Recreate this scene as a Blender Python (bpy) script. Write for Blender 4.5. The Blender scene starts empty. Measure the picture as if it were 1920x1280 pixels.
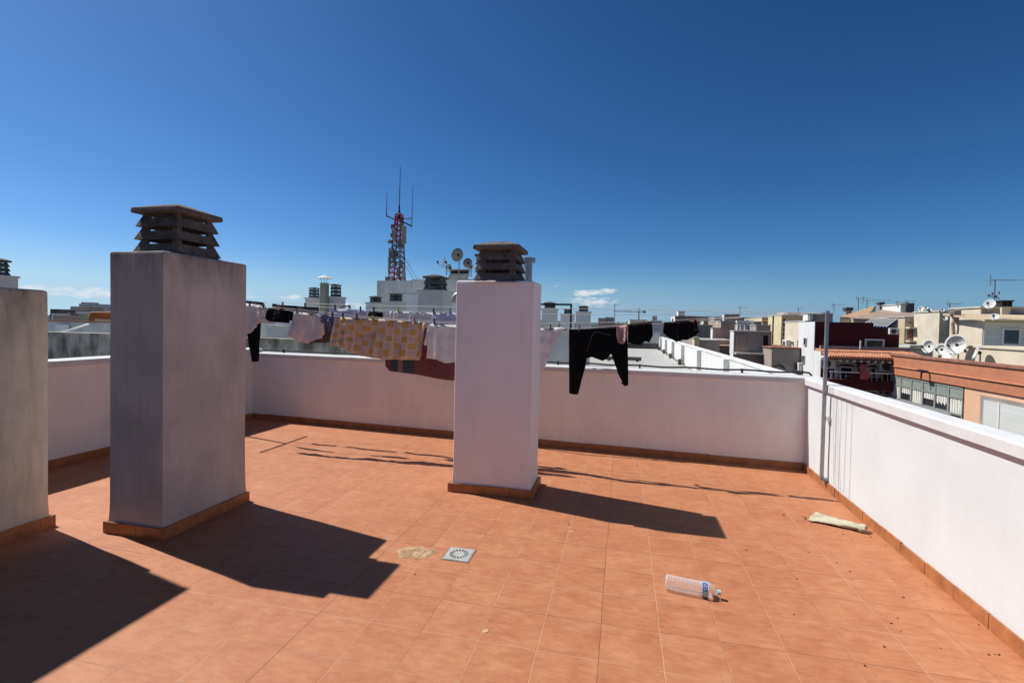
import bpy, bmesh, math, random
from mathutils import Vector, Matrix, noise
R = math.radians
random.seed(7)
SC = bpy.context.scene
COL = SC.collection

# ------------------------------------------------------------------ camera
YAW, PIT, ROL, FPX, CY, EYE = R(-12.79), R(1.40), R(-1.13), 915.0, 630.0, 1.6
_f = Vector((math.sin(YAW)*math.cos(PIT), math.cos(YAW)*math.cos(PIT), -math.sin(PIT)))
_r = Vector((math.cos(YAW), -math.sin(YAW), 0))
_d = _f.cross(_r)
_r2 = math.cos(ROL)*_r + math.sin(ROL)*_d
_d2 = -math.sin(ROL)*_r + math.cos(ROL)*_d
cam = bpy.data.cameras.new('camera'); co = bpy.data.objects.new('camera', cam); COL.objects.link(co)
cam.sensor_width = 36; cam.lens = FPX/1920*36; cam.shift_y = -(640-CY)/1920
cam.clip_start = .05; cam.clip_end = 30000
m3 = Matrix((_r2, -_d2, -_f)).transposed()
co.matrix_world = Matrix.Translation((0, 0, EYE)) @ m3.to_4x4()
SC.camera = co

# ------------------------------------------------------------------ sun, sky, exposure
SUNV = Vector((-.755, .182, 1.0)).normalized()          # towards the sun
EL = math.asin(SUNV.z); AZ = math.atan2(SUNV.x, SUNV.y)
sl = bpy.data.lights.new('sun', 'SUN'); sl.energy = 5.0; sl.angle = R(.5); sl.color = (1, .962, .91)
so = bpy.data.objects.new('sun', sl); COL.objects.link(so)
so.rotation_euler = SUNV.to_track_quat('Z', 'Y').to_euler()
SC.view_settings.view_transform = 'Standard'; SC.view_settings.look = 'None'
SC.view_settings.exposure = 0.22; SC.view_settings.gamma = 1
W = bpy.data.worlds.new('World'); SC.world = W; W.use_nodes = True
wn, wl = W.node_tree.nodes, W.node_tree.links
bg = wn['Background']; bg.inputs[1].default_value = .1
sky = wn.new('ShaderNodeTexSky'); sky.sky_type = 'NISHITA'; sky.sun_disc = False
sky.sun_elevation = EL; sky.sun_rotation = AZ; sky.altitude = 0
sky.air_density = .8; sky.dust_density = .6; sky.ozone_density = 3.0
def N(nodes, t, **k):
    n = nodes.new('ShaderNode'+t)
    for a, b in k.items(): setattr(n, a, b)
    return n
def px_dir(u, v):
    return (_r2*((u-960)/FPX) + _d2*((v-CY)/FPX) + _f).normalized()
def wmath(op, a, b=None, c=None):
    n = N(wn, 'Math', operation=op)
    for i, x in enumerate((a, b, c)):
        if x is None: continue
        if isinstance(x, (int, float)): n.inputs[i].default_value = x
        else: wl.new(x, n.inputs[i])
    return n.outputs[0]
tc = N(wn, 'TexCoord')
ssep = N(wn, 'SeparateColor'); scmb = N(wn, 'CombineColor'); wl.new(sky.outputs[0], ssep.inputs[0])
for _i, (_p, _a) in enumerate(((1.68, 7.47), (1.38, 8.08), (1.38, 9.8))):      # deep clear-day contrast
    _o = wmath('MULTIPLY', wmath('POWER', wmath('MULTIPLY', ssep.outputs[_i], .1), _p), _a)
    if _i == 0: _R = _o
    elif _i == 1: _G = _o
    else:
        wl.new(_o, scmb.inputs[2]); wl.new(wmath('MINIMUM', _G, wmath('MULTIPLY', _o, .74)), scmb.inputs[1]); wl.new(wmath('MINIMUM', _R, wmath('MULTIPLY', _o, .46)), scmb.inputs[0])
wsep = N(wn, 'SeparateXYZ'); wl.new(tc.outputs['Generated'], wsep.inputs[0])
_hd = Vector((SUNV.x, SUNV.y, 0)).normalized(); _dt = N(wn, 'VectorMath', operation='DOT_PRODUCT'); wl.new(tc.outputs['Generated'], _dt.inputs[0]); _dt.inputs[1].default_value = _hd
_tm = N(wn, 'MapRange'); wl.new(_dt.outputs['Value'], _tm.inputs[0]); _tm.inputs[1].default_value = -.4; _tm.inputs[2].default_value = .95
hzc = N(wn, 'MixRGB'); wl.new(_tm.outputs[0], hzc.inputs[0]); hzc.inputs[1].default_value = (1.45, 2.95, 4.6, 1); hzc.inputs[2].default_value = (4.4, 6.4, 7.6, 1)
_el = N(wn, 'MapRange'); wl.new(wsep.outputs['Z'], _el.inputs[0]); _el.inputs[1].default_value = .0; _el.inputs[2].default_value = .14; _el.inputs[3].default_value = 1; _el.inputs[4].default_value = 0
hzf = wmath('MULTIPLY', wmath('POWER', _el.outputs[0], 1.6), .92)
skm = N(wn, 'MixRGB'); wl.new(hzf, skm.inputs[0]); wl.new(scmb.outputs[0], skm.inputs[1]); wl.new(hzc.outputs[0], skm.inputs[2])
nz = N(wn, 'TexNoise'); nz.inputs['Scale'].default_value = 46; nz.inputs['Detail'].default_value = 6; nz.inputs['Roughness'].default_value = .6
mp = N(wn, 'Mapping'); mp.inputs['Scale'].default_value = (1, 1, 2.6)
wl.new(tc.outputs['Generated'], mp.inputs[0]); wl.new(mp.outputs[0], nz.inputs['Vector'])
clouds = [(1102, 549, 42, 8, 1.0), (1140, 545, 20, 6, .9), (1110, 566, 52, 11, .85), (150, 548, 62, 9, .8), (85, 541, 46, 7, .75),
          (548, 558, 20, 6, .8), (650, 571, 60, 9, .5), (480, 555, 45, 7, .35), (1040, 533, 14, 5, .3), (960, 545, 50, 8, .4)]
acc = None
for (u, v, a, b, s) in clouds:
    d = px_dir(u, v); side = Vector((d.y, -d.x, 0)).normalized(); up = side.cross(d).normalized()
    d1 = N(wn, 'VectorMath', operation='DOT_PRODUCT'); wl.new(tc.outputs['Generated'], d1.inputs[0]); d1.inputs[1].default_value = side
    d2 = N(wn, 'VectorMath', operation='DOT_PRODUCT'); wl.new(tc.outputs['Generated'], d2.inputs[0]); d2.inputs[1].default_value = up
    d3 = N(wn, 'VectorMath', operation='DOT_PRODUCT'); wl.new(tc.outputs['Generated'], d3.inputs[0]); d3.inputs[1].default_value = d
    x = wmath('MULTIPLY', d1.outputs['Value'], FPX/a); y = wmath('MULTIPLY', d2.outputs['Value'], FPX/b)
    r2 = wmath('ADD', wmath('MULTIPLY', x, x), wmath('MULTIPLY', y, y))
    m = wmath('MULTIPLY', wmath('MAXIMUM', wmath('SUBTRACT', 1.25, r2), 0), s)
    m = wmath('MULTIPLY', m, wmath('GREATER_THAN', d3.outputs['Value'], .5))
    acc = m if acc is None else wmath('MAXIMUM', acc, m)
den = wmath('ADD', wmath('MULTIPLY', acc, .9), wmath('MULTIPLY', wmath('SUBTRACT', nz.outputs['Fac'], .62), 3.0))
den = wmath('MINIMUM', wmath('MAXIMUM', wmath('MULTIPLY', wmath('MULTIPLY', den, wmath('MINIMUM', wmath('MULTIPLY', acc, 3), 1)), 1.1), 0), .9)
mixc = N(wn, 'MixRGB'); wl.new(den, mixc.inputs[0]); wl.new(skm.outputs[0], mixc.inputs[1]); mixc.inputs[2].default_value = (6.6, 6.9, 7.2, 1)
wl.new(mixc.outputs[0], bg.inputs[0])

def at(u, v, Y=None, X=None, Z=None):
    """point of the place seen at photo pixel (u, v), at a known depth"""
    d = _r2*((u-960)/FPX) + _d2*((v-CY)/FPX) + _f
    t = Y/d.y if Y is not None else X/d.x if X is not None else (Z-EYE)/d.z
    return d*t + Vector((0, 0, EYE))

# ------------------------------------------------------------------ materials
def mat(name, col, rough=.8, var=.12, scale=6, bump=.15, bscale=60, col2=None, thr=None, metal=0, stretch=(1, 1, 1), detail=6, spec=.3):
    m = bpy.data.materials.new(name); m.use_nodes = True
    n, l = m.node_tree.nodes, m.node_tree.links
    p = n['Principled BSDF']; p.inputs['Roughness'].default_value = rough; p.inputs['Metallic'].default_value = metal
    p.inputs['Specular IOR Level'].default_value = spec
    t = N(n, 'TexCoord'); mp = N(n, 'Mapping'); mp.inputs['Scale'].default_value = stretch
    l.new(t.outputs['Object'], mp.inputs[0])
    nz = N(n, 'TexNoise'); nz.inputs['Scale'].default_value = scale; nz.inputs['Detail'].default_value = detail; nz.inputs['Roughness'].default_value = .62
    l.new(mp.outputs[0], nz.inputs['Vector'])
    rp = N(n, 'ValToRGB'); e = rp.color_ramp.elements
    c2 = col2 or [c*(1-var*2) for c in col]
    e[0].position, e[1].position = thr or (.35, .65)
    e[0].color = (*c2, 1); e[1].color = (*[min(1, c*(1+(0 if col2 else var*.5))) for c in col], 1)
    l.new(nz.outputs['Fac'], rp.inputs[0]); l.new(rp.outputs[0], p.inputs['Base Color'])
    if bump:
        b = N(n, 'Bump'); b.inputs['Strength'].default_value = bump; b.inputs['Distance'].default_value = .01
        n2 = N(n, 'TexNoise'); n2.inputs['Scale'].default_value = bscale; n2.inputs['Detail'].default_value = 4
        l.new(t.outputs['Object'], n2.inputs['Vector']); l.new(n2.outputs['Fac'], b.inputs['Height']); l.new(b.outputs[0], p.inputs['Normal'])
    return m
def plaster(name, col, dirt, amount=.5, scale=2.5, streak=True, top=None, bump=.35):
    """painted render with soft blotches, vertical runs and small scuffs"""
    m = bpy.data.materials.new(name); m.use_nodes = True
    n, l = m.node_tree.nodes, m.node_tree.links
    p = n['Principled BSDF']; p.inputs['Roughness'].default_value = .85; p.inputs['Specular IOR Level'].default_value = .2
    t = N(n, 'TexCoord')
    def noise_(sc, st, det=6, w=0, ro=.6):
        mp = N(n, 'Mapping'); mp.inputs['Scale'].default_value = st; mp.inputs['Location'].default_value = (w, w*1.7, w*.6); l.new(t.outputs['Object'], mp.inputs[0])
        z = N(n, 'TexNoise'); z.inputs['Scale'].default_value = sc; z.inputs['Detail'].default_value = det; z.inputs['Roughness'].default_value = ro
        l.new(mp.outputs[0], z.inputs['Vector']); return z.outputs['Fac']
    def ramp(x, a, b, c0=0, c1=1):
        r = N(n, 'MapRange'); r.inputs[1].default_value = a; r.inputs[2].default_value = b; r.inputs[3].default_value = c0; r.inputs[4].default_value = c1
        l.new(x, r.inputs[0]); return r.outputs[0]
    def mx(f, a, b, blend='MIX'):
        q = N(n, 'MixRGB', blend_type=blend)
        for i, x in enumerate((f, a, b)):
            if isinstance(x, (int, float)): q.inputs[i].default_value = x
            elif isinstance(x, tuple): q.inputs[i].default_value = (*x, 1)
            else: l.new(x, q.inputs[i])
        return q.outputs[0]
    c = mx(ramp(noise_(scale, (1, 1, .8)), .38, .7, 0, amount), col, dirt)
    if streak: c = mx(ramp(noise_(14, (1, 1, .12), 5, 3), .5, .75, 0, amount*.6), c, dirt)
    c = mx(ramp(noise_(38, (1, 1, .7), 3, 9), .68, .76, 0, amount*.6), c, tuple(x*.55 for x in dirt))
    vo = N(n, 'TexVoronoi', feature='DISTANCE_TO_EDGE'); vo.inputs['Scale'].default_value = 1.15
    vm = N(n, 'VectorMath', operation='MULTIPLY_ADD'); vz = N(n, 'TexNoise'); vz.inputs['Scale'].default_value = 3.5; vz.inputs['Detail'].default_value = 5; l.new(t.outputs['Object'], vz.inputs['Vector'])
    l.new(vz.outputs['Color'], vm.inputs[0]); vm.inputs[1].default_value = (.35, .35, .35); l.new(t.outputs['Object'], vm.inputs[2]); l.new(vm.outputs[0], vo.inputs['Vector'])
    ck = N(n, 'Math', operation='MULTIPLY'); l.new(ramp(vo.outputs['Distance'], .0025, .006, 1, 0), ck.inputs[0]); l.new(ramp(noise_(1.6, (1, 1, 1), 2, 21), .55, .65, 0, .12), ck.inputs[1])
    c = mx(ck.outputs[0], c, tuple(x*.5 for x in dirt))
    if top:      # grime that has run down from the exposed top edge
        sx = N(n, 'SeparateXYZ'); l.new(t.outputs['Object'], sx.inputs[0])
        a = ramp(sx.outputs['Z'], top[0], top[1])
        b = ramp(noise_(9, (1, 1, .25), 6, 5), .3, .68)
        mm = N(n, 'Math', operation='MULTIPLY'); l.new(a, mm.inputs[0]); l.new(b, mm.inputs[1])
        c = mx(mm.outputs[0], c, top[2])
    l.new(c, p.inputs['Base Color'])
    b = N(n, 'Bump'); b.inputs['Strength'].default_value = bump; b.inputs['Distance'].default_value = .012
    q = N(n, 'Math', operation='ADD'); l.new(noise_(7, (1, 1, 1), 3, 2), q.inputs[0])
    q2 = N(n, 'Math', operation='MULTIPLY'); l.new(noise_(90, (1, 1, 1), 3, 4), q2.inputs[0]); q2.inputs[1].default_value = .35
    l.new(q2.outputs[0], q.inputs[1]); l.new(q.outputs[0], b.inputs['Height']); l.new(b.outputs[0], p.inputs['Normal'])
    return m

TILE, TX0, TY0 = .3014, -.3765, 3.846
def tile_mat():
    m = bpy.data.materials.new('terracotta_tiles'); m.use_nodes = True
    n, l = m.node_tree.nodes, m.node_tree.links
    p = n['Principled BSDF']; p.inputs['Specular IOR Level'].default_value = .35
    t = N(n, 'TexCoord')
    def M(op, a, b=None, c=None):
        q = N(n, 'Math', operation=op)
        for i, x in enumerate((a, b, c)):
            if x is None: continue
            if isinstance(x, (int, float)): q.inputs[i].default_value = x
            else: l.new(x, q.inputs[i])
        return q.outputs[0]
    def noise_(vec, sc, det=5, ro=.6, st=(1, 1, 1)):
        mp = N(n, 'Mapping'); mp.inputs['Scale'].default_value = st; l.new(vec, mp.inputs[0])
        z = N(n, 'TexNoise'); z.inputs['Scale'].default_value = sc; z.inputs['Detail'].default_value = det; z.inputs['Roughness'].default_value = ro
        l.new(mp.outputs[0], z.inputs['Vector']); return z
    O = t.outputs['Object']
    wob = noise_(O, 2.2, 2)
    s0 = N(n, 'SeparateXYZ'); l.new(O, s0.inputs[0])
    wx = M('MULTIPLY', M('SUBTRACT', wob.outputs['Fac'], .5), .012)
    X = M('ADD', s0.outputs['X'], wx); Yc = M('SUBTRACT', s0.outputs['Y'], wx)
    gx = M('DIVIDE', M('SUBTRACT', X, TX0), TILE); gy = M('DIVIDE', M('SUBTRACT', Yc, TY0), TILE)
    fx, fy = M('FRACT', gx), M('FRACT', gy)
    ix, iy = M('FLOOR', gx), M('FLOOR', gy)
    ex = M('MINIMUM', fx, M('SUBTRACT', 1, fx)); ey = M('MINIMUM', fy, M('SUBTRACT', 1, fy))
    cell = N(n, 'CombineXYZ'); l.new(ix, cell.inputs[0]); l.new(iy, cell.inputs[1])
    wnz = N(n, 'TexWhiteNoise'); wnz.noise_dimensions = '3D'; l.new(cell.outputs[0], wnz.inputs[0])
    sh = N(n, 'VectorMath', operation='MULTIPLY_ADD'); l.new(wnz.outputs['Color'], sh.inputs[0]); sh.inputs[1].default_value = (9, 9, 9); l.new(O, sh.inputs[2])
    streak = noise_(sh.outputs[0], 22, 6, .66, (.6, 1.5, 1))           # brushed mottling runs along X on every tile
    blot = noise_(sh.outputs[0], 5.5, 3, .5)
    rp = N(n, 'ValToRGB'); e = rp.color_ramp.elements
    e[0].position = .22; e[0].color = (.34, .117, .048, 1); e[1].position = .80; e[1].color = (.48, .216, .105, 1)
    q = e.new(.5); q.color = (.408, .160, .071, 1)
    v = M('ADD', M('MULTIPLY', streak.outputs['Fac'], .95), M('ADD', M('MULTIPLY', blot.outputs['Fac'], .6), M('MULTIPLY', wnz.outputs['Value'], .09)))
    l.new(M('SUBTRACT', v, .315), rp.inputs[0])
    # joints: some filled with pale grout, some dark and open, a few almost closed
    wj = noise_(O, 1.3, 2); 
    def joint(e_, i_, seed, w):
        cb = N(n, 'CombineXYZ'); l.new(i_, cb.inputs[0]); cb.inputs[1].default_value = seed
        w1 = N(n, 'TexWhiteNoise'); w1.noise_dimensions = '3D'; l.new(cb.outputs[0], w1.inputs[0])
        brk = M('MULTIPLY', M('SUBTRACT', noise_(O, 6, 3).outputs['Fac'], .5), .012)
        k = N(n, 'MapRange'); l.new(M('ADD', e_, brk), k.inputs[0]); k.inputs[1].default_value = w; k.inputs[2].default_value = w*.35; k.inputs[3].default_value = 0; k.inputs[4].default_value = 1
        return k.outputs[0], w1.outputs['Value']
    jx, cx_ = joint(ex, M('ROUND', gx), 1.5, .010); jy, cy_ = joint(ey, M('ROUND', gy), 7.5, .010)
    pale, dark = (.52, .32, .20, 1), (.15, .055, .03, 1)
    def tone(c, w_, k=.0):
        r = N(n, 'ValToRGB'); r.color_ramp.elements[0].color = dark; r.color_ramp.elements[1].color = pale
        r.color_ramp.elements[0].position = .40; r.color_ramp.elements[1].position = .60
        l.new(M('ADD', M('MULTIPLY', c, .75), M('ADD', M('MULTIPLY', w_, .30), k)), r.inputs[0]); return r.outputs[0]
    def mx(f, a, b, bl='MIX'):
        q = N(n, 'MixRGB', blend_type=bl)
        for i, x in enumerate((f, a, b)):
            if isinstance(x, (int, float)): q.inputs[i].default_value = x
            elif isinstance(x, tuple): q.inputs[i].default_value = x
            else: l.new(x, q.inputs[i])
        return q.outputs[0]
    c = rp.outputs[0]
    c = mx(M('MULTIPLY', jy, .6), c, tone(cy_, wj.outputs['Fac']))
    c = mx(M('MULTIPLY', jx, .6), c, tone(cx_, wj.outputs['Fac'], .22))
    # white lime dust and faint grey wear
    d1 = noise_(O, 2.6, 7, .7); k = N(n, 'MapRange'); l.new(d1.outputs['Fac'], k.inputs[0]); k.inputs[1].default_value = .60; k.inputs[2].default_value = .80; k.inputs[4].default_value = .35
    c = mx(k.outputs[0], c, (.60, .40, .28, 1))
    d2 = noise_(O, 55, 3, .6); k2 = N(n, 'MapRange'); l.new(d2.outputs['Fac'], k2.inputs[0]); k2.inputs[1].default_value = .74; k2.inputs[2].default_value = .78; k2.inputs[4].default_value = .5
    c = mx(k2.outputs[0], c, (.2, .09, .05, 1))
    l.new(c, p.inputs['Base Color'])
    rr = N(n, 'MapRange'); l.new(streak.outputs['Fac'], rr.inputs[0]); rr.inputs[3].default_value = .5; rr.inputs[4].default_value = .75
    l.new(rr.outputs[0], p.inputs['Roughness'])
    b = N(n, 'Bump'); b.inputs['Strength'].default_value = .5; b.inputs['Distance'].default_value = .004
    hgt = M('SUBTRACT', M('MULTIPLY', streak.outputs['Fac'], .7), M('MAXIMUM', jx, jy))
    # tiles tip slightly against each other
    l.new(M('ADD', hgt, M('MULTIPLY', wnz.outputs['Value'], .5)), b.inputs['Height']); l.new(b.outputs[0], p.inputs['Normal'])
    return m

MT = {}
MT['tile'] = tile_mat()
MT['skirt'] = mat('skirting_tile', (.40, .155, .062), .45, .16, 9, .1, 40, spec=.4)
MT['grout'] = mat('grout', (.46, .33, .24), .9)
MT['white'] = plaster('white_wall_paint', (.62, .648, .645), (.54, .56, .555), .4, bump=.16)
MT['shade_white'] = plaster('white_wall_paint_shade_lifted', (.84, .82, .78), (.70, .67, .64), .6, 2.0)  # same white paint as the sunlit wall, lightened to lift walls in shade
MT['coping'] = plaster('coping_paint', (.62, .625, .615), (.50, .50, .49), .5, 5, False)
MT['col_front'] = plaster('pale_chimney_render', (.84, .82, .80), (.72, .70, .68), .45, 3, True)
MT['col_dirty'] = plaster('grimy_chimney_render', (.55, .505, .455), (.36, .33, .295), .75, 3.2, True, top=(1.78, 2.12, (.13, .115, .10)))
MT['col_beige'] = plaster('stained_beige_render', (.64, .58, .47), (.38, .33, .265), .95, 2.2, True, top=(1.2, 1.85, (.17, .14, .115)))
MT['mortar'] = mat('mortar', (.42, .38, .36), .95, .2, 12, .5, 40)
MT['mortar_dark'] = mat('dirty_mortar', (.33, .20, .12), .95, .3, 30, .5, 60, col2=(.12, .07, .045), thr=(.4, .6))
MT['cowl'] = mat('weathered_brown_concrete', (.18, .15, .125), .95, .25, 14, .8, 70, col2=(.08, .066, .058), thr=(.32, .7))
MT['cowl_grey'] = mat('grey_concrete_cowl', (.11, .11, .10), .95, .25, 7, .4, 60)
MT['galv'] = mat('galvanised_steel', (.36, .36, .37), .45, .12, 12, .05, 80, metal=.6)
MT['black_metal'] = mat('black_painted_metal', (.02, .02, .022), .5, .1, 9, 0)
MT['black_pipe'] = mat('black_rubber_pipe', (.035, .035, .035), .7, .1, 9, 0)
MT['wire'] = mat('pale_plastic_line', (.6, .62, .6), .5, .05, 9, 0)
MT['roofgrey'] = mat('grey_roof_screed', (.42, .42, .39), .9, .12, .9, .2, 20, stretch=(1, 3, 1))
MT['lightgrey'] = mat('light_grey_render', (.57, .56, .53), .9, .10, 1.6, .1, 30)
MT['concrete'] = mat('stained_concrete', (.50, .475, .41), .95, .1, 2.4, .3, 20, col2=(.15, .14, .105), thr=(.40, .60), stretch=(1, 1, .45))
MT['white2'] = mat('neighbour_white_paint', (.70, .70, .67), .85, .06, 1.2, .1, 20, stretch=(1, 1, .3))
MT['steel'] = mat('drain_steel', (.47, .48, .45), .4, .1, 30, .05, 80, metal=.15)
MT['dark'] = mat('dark_void', (.012, .012, .012), .9, .1, 9, 0)
MT['glass'] = mat('window_glass', (.03, .035, .045), .08, .2, .8, 0, spec=.8)
MT['cream'] = mat('cream_render', (.66, .58, .44), .9, .07, 1.3, .1, 20)
MT['yellow'] = mat('pale_yellow_render', (.68, .58, .36), .9, .08, 1.5, .1, 20)
MT['tan'] = mat('tan_render', (.56, .45, .29), .9, .09, 1.1, .1, 20)
MT['brown'] = mat('brown_render', (.42, .32, .25), .9, .12, .7, .1, 20)
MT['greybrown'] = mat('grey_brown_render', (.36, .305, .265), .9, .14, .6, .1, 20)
MT['pinkish'] = mat('pinkish_render', (.52, .35, .28), .9, .1, .7, .1, 20)
MT['red'] = mat('dark_red_render', (.07, .011, .012), .85, .2, 1.0, .1, 20)
MT['peach'] = mat('peach_render', (.70, .43, .27), .85, .05, 1.4, .05, 20)
MT['dkgrey'] = mat('dark_grey_roof', (.09, .09, .09), .9, .2, 1.0, 0)
MT['shutter'] = mat('pale_shutter', (.60, .62, .58), .6, .05, 1.5, .2, 20, stretch=(.2, .2, 9))
MT['alu'] = mat('aluminium_frame', (.42, .43, .42), .5, .06, 4, 0, metal=.3)
MT['gallery'] = mat('grey_green_frame', (.26, .28, .25), .5, .06, 4, 0)
MT['transom'] = mat('frosted_transom', (.27, .30, .27), .5, .1, 4, 0)
MT['greendark'] = mat('dark_green_panel', (.05, .06, .05), .6, .1, 4, 0)
MT['olive'] = mat('olive_grey_render', (.30, .29, .235), .9, .1, 2, .1, 20)
MT['curtain'] = mat('white_curtain', (.75, .74, .66), .9, .18, 9, 0, stretch=(3, 3, .3))
MT['terra_roof'] = mat('terracotta_roof_tiles', (.46, .20, .11), .85, .2, 6, .2, 20)
MT['brownroof'] = mat('brown_tiled_roof', (.38, .29, .22), .9, .2, 1.0, .4, 12)
MT['blue_panel'] = mat('blue_solar_panel', (.05, .10, .22), .8, .2, 1, 0, spec=.05)
MT['dish'] = mat('dish_white', (.66, .66, .61), .55, .08, 3, 0)
MT['mastred'] = mat('mast_red_paint', (.33, .02, .02), .6, .1, 3, 0)
MT['mastgrey'] = mat('mast_grey', (.15, .15, .15), .6, .15, 3, 0, metal=.2)
MT['panelgrey'] = mat('antenna_panel_grey', (.24, .235, .21), .6, .08, 2, 0)
MT['hill'] = mat('hazy_hills', (.07, .09, .10), 1, .15, .002, 0)
MT['ground'] = mat('street_ground', (.17, .16, .15), .95, .15, .05, 0)
MT['orangewall'] = mat('orange_render', (.40, .13, .03), .9, .1, 2, 0)
MT['brickred'] = mat('faded_brick', (.33, .15, .10), .9, .15, 3, 0)
def brick_mat():
    m = bpy.data.materials.new('orange_brick_band'); m.use_nodes = True
    n, l = m.node_tree.nodes, m.node_tree.links; p = n['Principled BSDF']; p.inputs['Roughness'].default_value = .85
    t = N(n, 'TexCoord'); s = N(n, 'SeparateXYZ'); l.new(t.outputs['Object'], s.inputs[0]); cb = N(n, 'CombineXYZ'); l.new(s.outputs['Y'], cb.inputs[0]); l.new(s.outputs['Z'], cb.inputs[1])
    b = N(n, 'TexBrick'); l.new(cb.outputs[0], b.inputs['Vector']); b.inputs['Scale'].default_value = 1
    b.inputs['Brick Width'].default_value = .33; b.inputs['Row Height'].default_value = .16; b.inputs['Mortar Size'].default_value = .008
    b.inputs['Color1'].default_value = (.58, .225, .115, 1); b.inputs['Color2'].default_value = (.55, .21, .105, 1); b.inputs['Mortar'].default_value = (.46, .175, .09, 1)
    nz = N(n, 'TexNoise'); nz.inputs['Scale'].default_value = 2.5; nz.inputs['Detail'].default_value = 5; l.new(t.outputs['Object'], nz.inputs['Vector'])
    q = N(n, 'MixRGB', blend_type='MULTIPLY'); q.inputs[0].default_value = .35; l.new(b.outputs[0], q.inputs[1]); l.new(nz.outputs['Fac'], q.inputs[2]); l.new(q.outputs[0], p.inputs['Base Color'])
    return m
MT['brick'] = brick_mat()
def cloth_mat(name, col, rough=.9, var=.04, trans=.15):
    m = bpy.data.materials.new(name); m.use_nodes = True
    n, l = m.node_tree.nodes, m.node_tree.links; p = n['Principled BSDF']; p.inputs['Roughness'].default_value = rough; p.inputs['Specular IOR Level'].default_value = .1
    t = N(n, 'TexCoord'); nz = N(n, 'TexNoise'); nz.inputs['Scale'].default_value = 220; l.new(t.outputs['Object'], nz.inputs['Vector'])
    b = N(n, 'Bump'); b.inputs['Strength'].default_value = .25; b.inputs['Distance'].default_value = .002; l.new(nz.outputs['Fac'], b.inputs['Height']); l.new(b.outputs[0], p.inputs['Normal'])
    n2 = N(n, 'TexNoise'); n2.inputs['Scale'].default_value = 8; l.new(t.outputs['Object'], n2.inputs['Vector'])
    rp = N(n, 'ValToRGB'); rp.color_ramp.elements[0].color = (*[c*(1-var*3) for c in col], 1); rp.color_ramp.elements[1].color = (*col, 1)
    rp.color_ramp.elements[0].position = .3; rp.color_ramp.elements[1].position = .6
    l.new(n2.outputs['Fac'], rp.inputs[0]); l.new(rp.outputs[0], p.inputs['Base Color'])
    if trans:
        tr = N(n, 'BsdfTranslucent'); l.new(rp.outputs[0], tr.inputs[0]); mx = N(n, 'MixShader'); mx.inputs[0].default_value = trans
        l.new(p.outputs[0], mx.inputs[1]); l.new(tr.outputs[0], mx.inputs[2]); l.new(mx.outputs[0], n['Material Output'].inputs[0])
    return m
MT['c_white'] = cloth_mat('white_cotton', (.86, .84, .84), trans=.38)
MT['c_pink'] = cloth_mat('pinkish_white_cotton', (.82, .76, .74), trans=.32)
MT['c_lav'] = cloth_mat('lavender_cotton', (.70, .70, .82), trans=.4)
MT['c_black'] = cloth_mat('black_jersey', (.006, .006, .007), trans=0)
MT['c_navy'] = cloth_mat('navy_jersey', (.02, .025, .04), trans=0)
MT['c_grey'] = cloth_mat('dark_grey_knit', (.09, .08, .09), trans=0)
MT['c_rose'] = cloth_mat('dusty_rose_lace', (.50, .30, .30), trans=.15)
MT['c_seam'] = cloth_mat('pale_seam', (.55, .50, .50), trans=0)
MT['c_rag'] = cloth_mat('beige_rag', (.47, .43, .31), var=.12, trans=0)
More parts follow.
